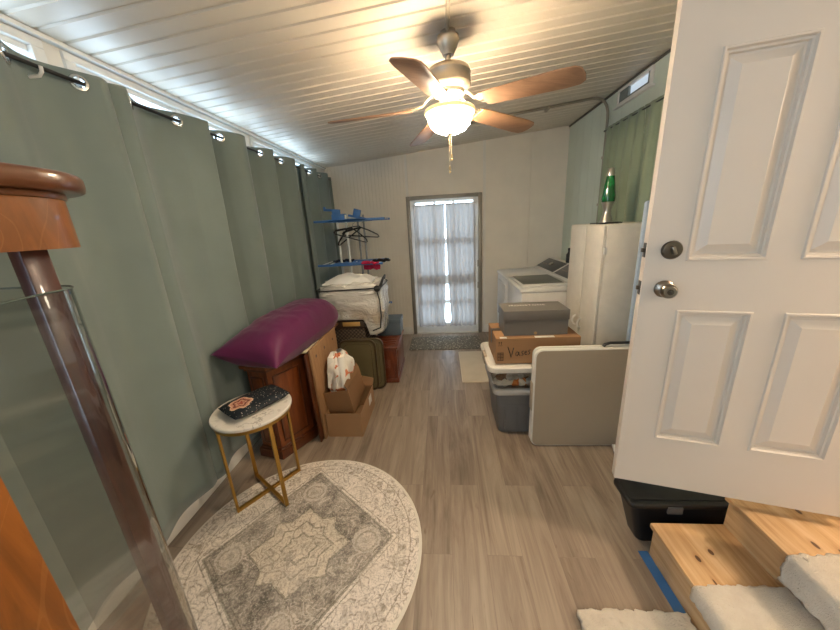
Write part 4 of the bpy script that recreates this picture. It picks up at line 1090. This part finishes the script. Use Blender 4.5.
# ================================================================== TALL WHITE CABINET + LAMP
LAM = plain('cream_white_laminate', S('d9d1c3'), 0.4)
tc = thing('tall_cabinet', (1.43, 2.78, 0), 'tall cream white two-door cabinet with a green lava lamp on top', 'cabinet')
kx0, kx1, ky0, ky1, kz = 1.215, 1.61, 2.475, 3.085, 1.575
MB().box((kx0, ky0, 0.002), (kx1, ky1, kz), 0.003).build('carcass', LAM, tc)
mid = 2.775
for a, b_ in ((ky0+0.003, mid-0.004), (mid+0.004, ky1-0.003)):
    d = MB().box((kx0-0.022, a, 0.06), (kx0-0.004, b_, kz-0.004), 0.003).build('door', LAM, tc)
    yh = mid-0.05 if b_ < mid else mid+0.06
    MB().tube([(kx0-0.020, yh, 0.695), (kx0-0.042, yh, 0.702), (kx0-0.054, yh, 0.737), (kx0-0.042, yh, 0.774), (kx0-0.020, yh, 0.781)], 0.0085, 8).build('handle', WHITE, d)
for zz in (0.35, 1.36): MB().tube([(kx0-0.010, ky0-0.004, zz), (kx0-0.010, ky0-0.004, zz+0.05)], 0.006, 8).box((kx0-0.004, ky0-0.003, zz), (kx0+0.012, ky0+0.002, zz+0.05), 0.001).build('hinge', WHITE, tc)
SILV = plain('spun_aluminium', S('b9b4aa'), 0.3, 0.85)
GREENL = Mat('green_lamp_liquid', S('0f6a33'), 0.08, spec=0.6, coat=0.5)
g_ = GREENL.xyz()[2]
GREENL.link(GREENL.mix(GREENL.noise(16, 2).smooth(0.55, 0.65)*0.7, S('0d5c2c'), S('1d8a44')), 'Base Color')
LX, LY = 1.335, 2.76
ll = thing('lava_lamp', (LX, LY, kz), 'lava lamp with green liquid and silver base on the tall cabinet', 'lava lamp')
MB().lathe([(0, kz+0.001), (0.050, kz+0.001), (0.052, kz+0.008), (0.044, kz+0.03), (0.030, kz+0.075), (0.026, kz+0.095), (0.032, kz+0.125), (0.044, kz+0.160), (0.047, kz+0.168), (0, kz+0.168)], T(LX, LY, 0)).build('base', SILV, ll)
MB().lathe([(0, kz+0.165), (0.046, kz+0.165), (0.050, kz+0.19), (0.049, kz+0.21), (0.040, kz+0.29), (0.029, kz+0.365), (0, kz+0.366)], T(LX, LY, 0)).build('liquid_bottle', GREENL, ll)
MB().lathe([(0, kz+0.360), (0.030, kz+0.360), (0.0305, kz+0.364), (0.022, kz+0.415), (0.020, kz+0.418), (0, kz+0.419)], T(LX, LY, 0)).build('cap', SILV, ll)
cb_ = MB()
pts = [(LX+0.05, LY-0.02, kz+0.006)]
for i in range(40):
    t = i/39; pts.append((LX+0.075*math.cos(t*4*PI)-0.03*t, LY-0.10+0.03*math.sin(t*4*PI)+0.05*t, kz+0.006+0.004*math.sin(t*23)))
pts.append((LX-0.12, LY+0.01, kz+0.006))
cb_.tube(pts, 0.0042, 6).build('power_cord', BLK, ll)

IRON = plain('pale_blue_cover', S('a9b6c6'), 0.6)
ib = thing('ironing_board', (1.43, 2.27, 0), 'pale blue narrow board standing upright behind the open door edge', 'ironing board')
MB().prism(rrect(1.345, 0.03, 1.60, 1.72, 0.018, 8), 0, 0.03, 0.006, Matrix(((1, 0, 0, 0), (0, 0, -1, 2.30), (0, 1, 0, 0), (0, 0, 0, 1)))).build('board', IRON, ib)
MB().tube([(1.40, 2.315, 0.02), (1.40, 2.315, 1.40)], 0.009, 8).tube([(1.53, 2.315, 0.02), (1.53, 2.315, 1.40)], 0.009, 8).tube([(1.40, 2.315, 0.012), (1.53, 2.315, 0.012)], 0.010, 8).build('leg_frame', POLG, ib)

# ================================================================== FOLDED TABLE
HDPE = painted('speckled_grey_plastic', S('b0a08a'), 0.55, 0.03, 0.15)
HDPW = plain('white_plastic_edge', S('d8d3c8'), 0.45)
ft = thing('folding_table', (0.97, 2.07, 0), 'light grey plastic folding table folded in half, standing on edge', 'folding table')
My = lambda y: Matrix(((1, 0, 0, 0), (0, 0, -1, y), (0, 1, 0, 0), (0, 0, 0, 1)))
for y, nm in ((2.075, 0), (2.115, 1)):
    lf = MB().prism(rrect(0.612, 0.004, 1.36, 0.782, 0.055, 8), 0, 0.034, 0.010, My(y), 3).build('leaf', HDPW, ft, ang=50)
    if nm == 0: MB().prism(rrect(0.622, 0.014, 1.35, 0.772, 0.048, 8), 0, 0.0012, 0.0, My(2.0408)).build('leaf_face', HDPE, lf, ang=30)
MB().tube([(1.075, 2.079, 0.782), (1.085, 2.079, 0.796), (1.12, 2.079, 0.806), (1.28, 2.079, 0.806), (1.31, 2.079, 0.796), (1.32, 2.079, 0.782)], 0.011, 8, flat=(1.3, 0.8)).build('carry_handle', BLK, ft)
MB().box((0.606, 2.05, 0.30), (0.6125, 2.105, 0.52), 0.002).build('latch_bar', HDPE, ft)

# ================================================================== TOTE STACK
GTOTE = plain('grey_tote_plastic', S('6d6c6b'), 0.45)
LTOTE = plain('light_grey_lid', S('b3afa9'), 0.45)
def taper(b, lo, hi, z0, z1, r=0.05, n=10, M=None, shell=0.0):
    P0 = rrect(*lo, r, 6); P1 = rrect(*hi, r, 6)
    tb = bmesh.new(); rings = []
    for k in range(n+1):
        t = k/n; rings.append([tb.verts.new((p[0]*(1-t)+q[0]*t, p[1]*(1-t)+q[1]*t, z0+(z1-z0)*t)) for p, q in zip(P0, P1)])
    L_ = len(P0)
    for A, B in zip(rings, rings[1:]):
        for i in range(L_): tb.faces.new((A[i], A[(i+1) % L_], B[(i+1) % L_], B[i]))
    tb.faces.new(rings[0][::-1])
    if not shell: tb.faces.new(rings[-1])
    bmesh.ops.recalc_face_normals(tb, faces=tb.faces[:])
    return b._add(tb, M)
gt = thing('storage_tote', (0.66, 2.42, 0), 'dark grey lidded storage tote on the floor beneath the clear bin', 'storage tote')
taper(MB(), (0.405, 2.215, 0.955, 2.63), (0.372, 2.180, 0.988, 2.665), 0.002, 0.36, 0.04).build('tote_body', GTOTE, gt)
b = MB()
for (p0, p1) in (((0.39, 2.18), (0.97, 2.2)),): b.box((0.42, 2.186, 0.255), (0.94, 2.20, 0.268), 0.004)
for xx in (0.50, 0.68, 0.86): b.box((xx-0.05, 2.190, 0.03), (xx+0.05, 2.21, 0.25), 0.006)
b.build('rib', GTOTE, gt)
MB().prism(rrect(0.352, 2.158, 1.008, 2.688, 0.05), 0.36, 0.405, 0.012, seg=3).build('lid', LTOTE, gt)
CLR = pane('clear_bin_plastic', (0.95, 0.95, 0.94), 1.8, 0.15)
cbx = thing('clear_bin', (0.66, 2.42, 0.405), 'clear plastic bin with white lid between the grey tote and cardboard box', 'storage bin')
taper(MB(), (0.372, 2.19, 0.985, 2.655), (0.330, 2.160, 1.015, 2.685), 0.407, 0.555, 0.05, 6, shell=1).build('bin_body', CLR, cbx, thick=0.003)
b = MB().prism(rrect(0.312, 2.145, 1.03, 2.70, 0.06), 0.553, 0.593, 0.012, seg=3)
b.tube([(px, py, 0.588) for px, py in rrect(0.322, 2.155, 1.02, 2.69, 0.055)], 0.012, 8, closed=True)
b.build('lid', HDPW, cbx)
MB().box((0.306, 2.36, 0.535), (0.330, 2.48, 0.612), 0.006).build('latch', HDPE, cbx)
MISC = [(S('c9722e'), 'orange'), (S('d9d4c8'), 'white'), (S('6b4a2e'), 'brown'), (S('ded6c4'), 'cream'), (S('a8a49e'), 'grey')]
MM = [fabric('%s_wrap_cloth' % n_, c, 0.7, 0.1, 80) for c, n_ in MISC]
for k, (xx, yy, mi, rz, L_) in enumerate(((0.44, 2.25, 1, 0.3, 0.16), (0.50, 2.235, 3, -0.1, 0.2), (0.56, 2.24, 0, 0.2, 0.13), (0.61, 2.26, 2, 0.0, 0.15), (0.70, 2.25, 4, 0.1, 0.2), (0.83, 2.25, 1, 0.0, 0.2), (0.47, 2.40, 3, 0.9, 0.2), (0.52, 2.23, 4, 0.15, 0.14), (0.43, 2.235, 2, 0.3, 0.09))):
    lab = ['orange', 'white', 'brown', 'cream', 'grey'][mi]
    zz = 0.438 if k < 7 else 0.488
    tag(lump(MB(), (xx, yy+(0.006 if k >= 7 else 0), zz), L_, 0.027, rz, k).build('rolled_cloth', MM[mi]), '%s rolled cloth inside the clear bin, %s' % (lab, ['lower left', 'left of centre', 'middle', 'right of the orange one', 'near the right side', 'right end', 'towards the back left', 'upper layer, centre', 'upper layer, left'][k]), 'cloth', 'things packed in the clear bin')
vb = thing('cardboard_box', (0.68, 2.42, 0.602), 'cardboard box handwritten Vases, on the clear bin lid', 'box')
MB().box((0.374, 2.215, 0.602), (0.985, 2.60, 0.806), 0.003).build('box_body', painted('kraft_cardboard', S('9c7550'), 0.8, 0.05, 0.1), vb, smooth=False)
INK = plain('black_marker_ink', S('1a1412'), 0.6)
yv = 2.2135
def stroke(b, pts, ox, oz, sc, r_=0.0026):
    b.tube([(ox+px*sc, yv, oz+pz*sc) for px, pz in pts], r_, 5, flat=(1, 1))
b = MB()
stroke(b, [(0.0, 1.0), (0.18, 0.45), (0.30, 0.0), (0.36, 0.25), (0.50, 0.9)], 0.462, 0.655, 0.085, 0.0032)
stroke(b, [(0.95, 0.38), (0.80, 0.50), (0.70, 0.35), (0.72, 0.12), (0.84, 0.08), (0.94, 0.30), (0.96, 0.48), (0.98, 0.20), (1.08, 0.10)], 0.462, 0.658, 0.085)
stroke(b, [(1.38, 0.50), (1.24, 0.46), (1.20, 0.36), (1.32, 0.26), (1.34, 0.14), (1.20, 0.08)], 0.462, 0.662, 0.085)
stroke(b, [(1.46, 0.30), (1.62, 0.34), (1.60, 0.48), (1.50, 0.44), (1.46, 0.26), (1.54, 0.12), (1.68, 0.16)], 0.462, 0.664, 0.085)
stroke(b, [(1.96, 0.54), (1.82, 0.50), (1.80, 0.40), (1.90, 0.30), (1.90, 0.18), (1.76, 0.12)], 0.462, 0.666, 0.085)
b.build('handwriting', INK, vb)
BRI = plain('brown_print_ink', S('4a3220'), 0.7)
b = MB()
for xx in (0.398, 0.414):
    b.box((xx-0.002, yv, 0.757), (xx+0.002, yv+0.003, 0.772)); b.prism([(xx-0.006, 0.772), (xx+0.006, 0.772), (xx, 0.783)], 0, 0.002, 0, My(yv+0.0025))
b.box((0.390, yv, 0.748), (0.422, yv+0.003, 0.751))
for k in range(6): b.box((0.388, yv, 0.628+k*0.012), (0.432, yv+0.003, 0.634+k*0.012))
for xx in (0.388, 0.409, 0.430): b.box((xx-0.0015, yv, 0.628), (xx+0.0015, yv+0.003, 0.694))
b.build('printed_mark', BRI, vb)
TAPE = plain('black_packing_tape', S('2b211a'), 0.3)
MB().box((0.3725, 2.40, 0.700), (0.376, 2.455, 0.8075)).box((0.3725, 2.40, 0.8055), (0.50, 2.455, 0.8075)).build('packing_tape', TAPE, vb, smooth=False)
MB().box((0.405, 2.216, 0.8062), (0.455, 2.245, 0.8075)).box((0.66, 2.216, 0.8062), (0.80, 2.25, 0.8075)).build('paper_scrap', LBL, vb, smooth=False)
GBX = painted('slate_grey_carton', S('6a655f'), 0.55, 0.04, 0.05)
gb_ = thing('shoe_box', (0.67, 2.38, 0.808), 'slate grey carton with pale lettering on top of the cardboard box', 'box')
MB().box((0.443, 2.262, 0.8085), (0.905, 2.505, 0.965), 0.002).build('box_body', GBX, gb_, smooth=False)
MB().box((0.438, 2.256, 0.925), (0.910, 2.512, 1.002), 0.003).build('lid', GBX, gb_)
text_mesh('IRONSTONE', 0.046, 'lettering', LBL, gb_, T(0.640, 2.415, 1.0022), 0.0004, 1.1)
MB().lathe([(0, 0), (0.012, 0), (0.012, 0.002), (0, 0.002)], T(0.672, 2.2625, 0.826) @ RX(PI/2), 18).build('seal_sticker', plain('tan_sticker', S('a5825a'), 0.5), gb_)

# ================================================================== MATS
m = Mat('grey_woven_mat_cloth', S('7f7b72'), 0.95, spec=0.15)
vv_ = m.voro(26); nn2 = m.noise(60, 3)
m.link(m.mix(vv_.lt(0.27)*0.8+nn2.gt(0.60)*0.4, m.mix(nn2, S('68645c'), S('8b8478')), S('cdc5b6')), 'Base Color'); m.bump(nn2, 0.5, 0.006)
tag(MB().prism(rrect(-0.50, 3.97, 0.50, 4.47, 0.02), 0.001, 0.012, 0.004).build('door_mat', m), 'grey speckled woven mat in front of the far door', 'mat')
m = Mat('cream_mat_cloth', S('cfc3ae'), 0.95, spec=0.15); x, y, z = m.xyz()
edge = ((x-0.46).abs()).gt(0.285) 
m.link(m.mix(edge*0.5, m.mix(m.noise(8, 4), S('c9bba4'), S('d6cab6')), S('ded6c8')), 'Base Color'); m.bump(m.noise(150, 2), 0.4, 0.004)
tag(MB().prism(rrect(0.165, 3.04, 0.74, 3.87, 0.015), 0.001, 0.011, 0.003).build('washer_mat', m), 'cream rectangular mat on the floor beside the washing machine', 'mat')

# ================================================================== STEPS, CARPETS, TOTE, TAPE
m = Mat('knotty_pine', S('c8925a'), 0.42, coat=0.15)
x, y, z = m.xyz()
gv = m.noise(1.0, 6, 0.6, 1.2, m.mapped((22, 1.6, 22))); gr2 = m.noise(1.0, 3, 0.6, 0.2, m.mapped((90, 3, 90)))
col = m.ramp(gv*0.75+gr2*0.25, [(0.3, S('b38655')), (0.5, S('cda678')), (0.7, S('dcbc92'))])
for kx_, ky_, s1, s2 in ((1.06, 1.085, 0.012, 0.022), (1.135, 1.115, 0.014, 0.020), (1.475, 0.985, 0.010, 0.030), (1.41, 1.02, 0.011, 0.024), (1.50, 1.17, 0.012, 0.02), (1.055, 0.99, 0.005, 0.02)):
    kx_ -= 1.3; ky_ -= 0.66; s1 *= 0.7; s2 *= 0.7
    q = (((x-kx_)/s1)*((x-kx_)/s1)+((y-ky_)/s2)*((y-ky_)/s2)).sqrt()
    col = m.mix(q.smooth(2.6, 0.9)*0.35, col, S('9a6632')); col = m.mix(q.smooth(1.05, 0.85)*0.9, col, S('4a2a14'))
m.link(col, 'Base Color'); m.bump(gv, 0.06, 0.003)
PINE = m
ws = thing('wooden_steps', (1.3, 0.66, 0), 'two knotty pine steps leading up to the doorway under the open door', 'steps')
SY0, SY1 = 0.06, 1.255
S1, S2 = 0.195, 0.368
MB().box((0.985, SY0, 0.002), (1.005, SY1-0.004, S1-0.026)).build('riser', PINE, ws, smooth=False)
MB().box((0.965, SY0, S1-0.026), (1.305, SY1, S1), 0.005).build('tread', PINE, ws)
MB().box((1.295, SY0, S1-0.002), (1.313, SY1-0.004, S2-0.026)).build('riser', PINE, ws, smooth=False)
MB().box((1.272, SY0, S2-0.026), (1.675, SY1, S2), 0.005).build('tread', PINE, ws)
for yy in (SY0, SY1-0.024): MB().box((1.005, yy, 0.002), (1.295, yy+0.02, S1-0.026)).box((1.2955, yy, 0.002), (1.675, yy+0.02, S2-0.026)).build('side_panel', PINE, ws, smooth=False)

CARP = Mat('cream_shag_pile', S('d9cfbf'), 0.98, spec=0.1, sheen=0.4)
na = CARP.noise(180, 4, 0.7); nb = CARP.noise(22, 3, 0.6)
CARP.link(CARP.mix(nb.smooth(0.35, 0.7)*0.5, S('e8d9c3'), S('f5e8d4')), 'Base Color'); CARP.bump(na+nb*0.6, 1.0, 0.012)
def fuzz(p, k=1.0):
    return Vector((p[0]+k*0.006*mnoise.noise(Vector((p[0]*60, p[1]*60, p[2]*60))), p[1]+k*0.006*mnoise.noise(Vector((p[0]*55+9, p[1]*60, p[2]*60))), p[2]+k*0.005*mnoise.noise(Vector((p[0]*70, p[1]*70+4, p[2]*70)))))
def bull(profile, y0, y1, label):
    P = []
    for (x0, z0), (x1, z1) in zip(profile, profile[1:]):
        n_ = max(1, int(math.hypot(x1-x0, z1-z0)/0.007))
        P += [(x0+(x1-x0)*i/n_, z0+(z1-z0)*i/n_) for i in range(n_)]
    P.append(profile[-1])
    nv = int((y1-y0)/0.009)
    f_ = lambda u, v: fuzz((P[int(round(u*(len(P)-1)))][0], y0+(y1-y0)*v, P[int(round(u*(len(P)-1)))][1]))
    return tag(MB().grid(f_, len(P)-1, nv).build('stair_carpet', CARP, thick=0.02, ang=180, off=1), label, 'carpet tread', 'cream carpet treads')
def nosing(x, z, dp, drop):
    out = [(x+0.006, z-drop)] if False else [(x-0.006, z-drop)]
    for k in range(7):
        a = PI-PI/2*k/6; out.append((x+0.008+0.014*math.cos(a), z-0.008+0.014*math.sin(a)))
    return out+[(x+dp, z+0.006)]
bull(nosing(0.974, S1, 0.318, 0.05), 0.30, 0.965, 'cream carpet tread wrapped over the lower wooden step')
bull(nosing(1.272, S2, 0.30, 0.10), 0.30, 0.965, 'cream carpet tread wrapped over the upper wooden step')
def flat_c(u, v):
    return fuzz((0.525+(0.968-0.525)*u, 0.32+(0.985-0.32)*v, 0.006))
tag(MB().grid(flat_c, 64, 96).build('floor_carpet', CARP, thick=0.02, ang=180, off=1), 'cream carpet piece lying flat on the floor before the steps', 'carpet tread')
BTAPE = plain('blue_painters_tape', S('2f6196'), 0.6)
tag(MB().box((0.937, 0.99, 0.0005), (0.983, 1.262, 0.0016)).build('painters_tape', BTAPE, smooth=False), 'strip of blue tape stuck on the floor along the bottom step', 'tape')
BTOT = plain('black_tote_plastic', S('141416'), 0.38)
bt2 = thing('black_tote', (1.15, 1.55, 0), 'black plastic tote on the floor behind the steps, under the door', 'storage tote')
taper(MB(), (0.965, 1.315, 1.35, 1.43), (0.905, 1.30, 1.40, 1.455), 0.002, 0.235, 0.03).build('tote_body', BTOT, bt2)
MB().prism(rrect(0.885, 1.288, 1.42, 1.47, 0.03), 0.235, 0.266, 0.010, seg=3).prism(rrect(0.90, 1.315, 1.39, 1.445, 0.025), 0.265, 0.272, 0.004).build('lid', BTOT, bt2)
MB().box((1.06, 1.281, 0.215), (1.13, 1.294, 0.255), 0.004).build('latch', plain('grey_latch', S('4a4a4c'), 0.4), bt2)
wp = thing('low_platform', (1.35, 1.93, 0), 'low white platform with dark base on the floor poking from behind the open door', 'platform')
WPM = T(1.160, 1.955, 0.0) @ RZ(-0.25)
MB().box((0, -0.10, 0.042), (0.40, 0.04, 0.060), 0.003, WPM).build('top', WHITE, wp)
MB().box((0.012, -0.09, 0.001), (0.39, 0.03, 0.042), 0.002, WPM).build('base', BLK, wp)
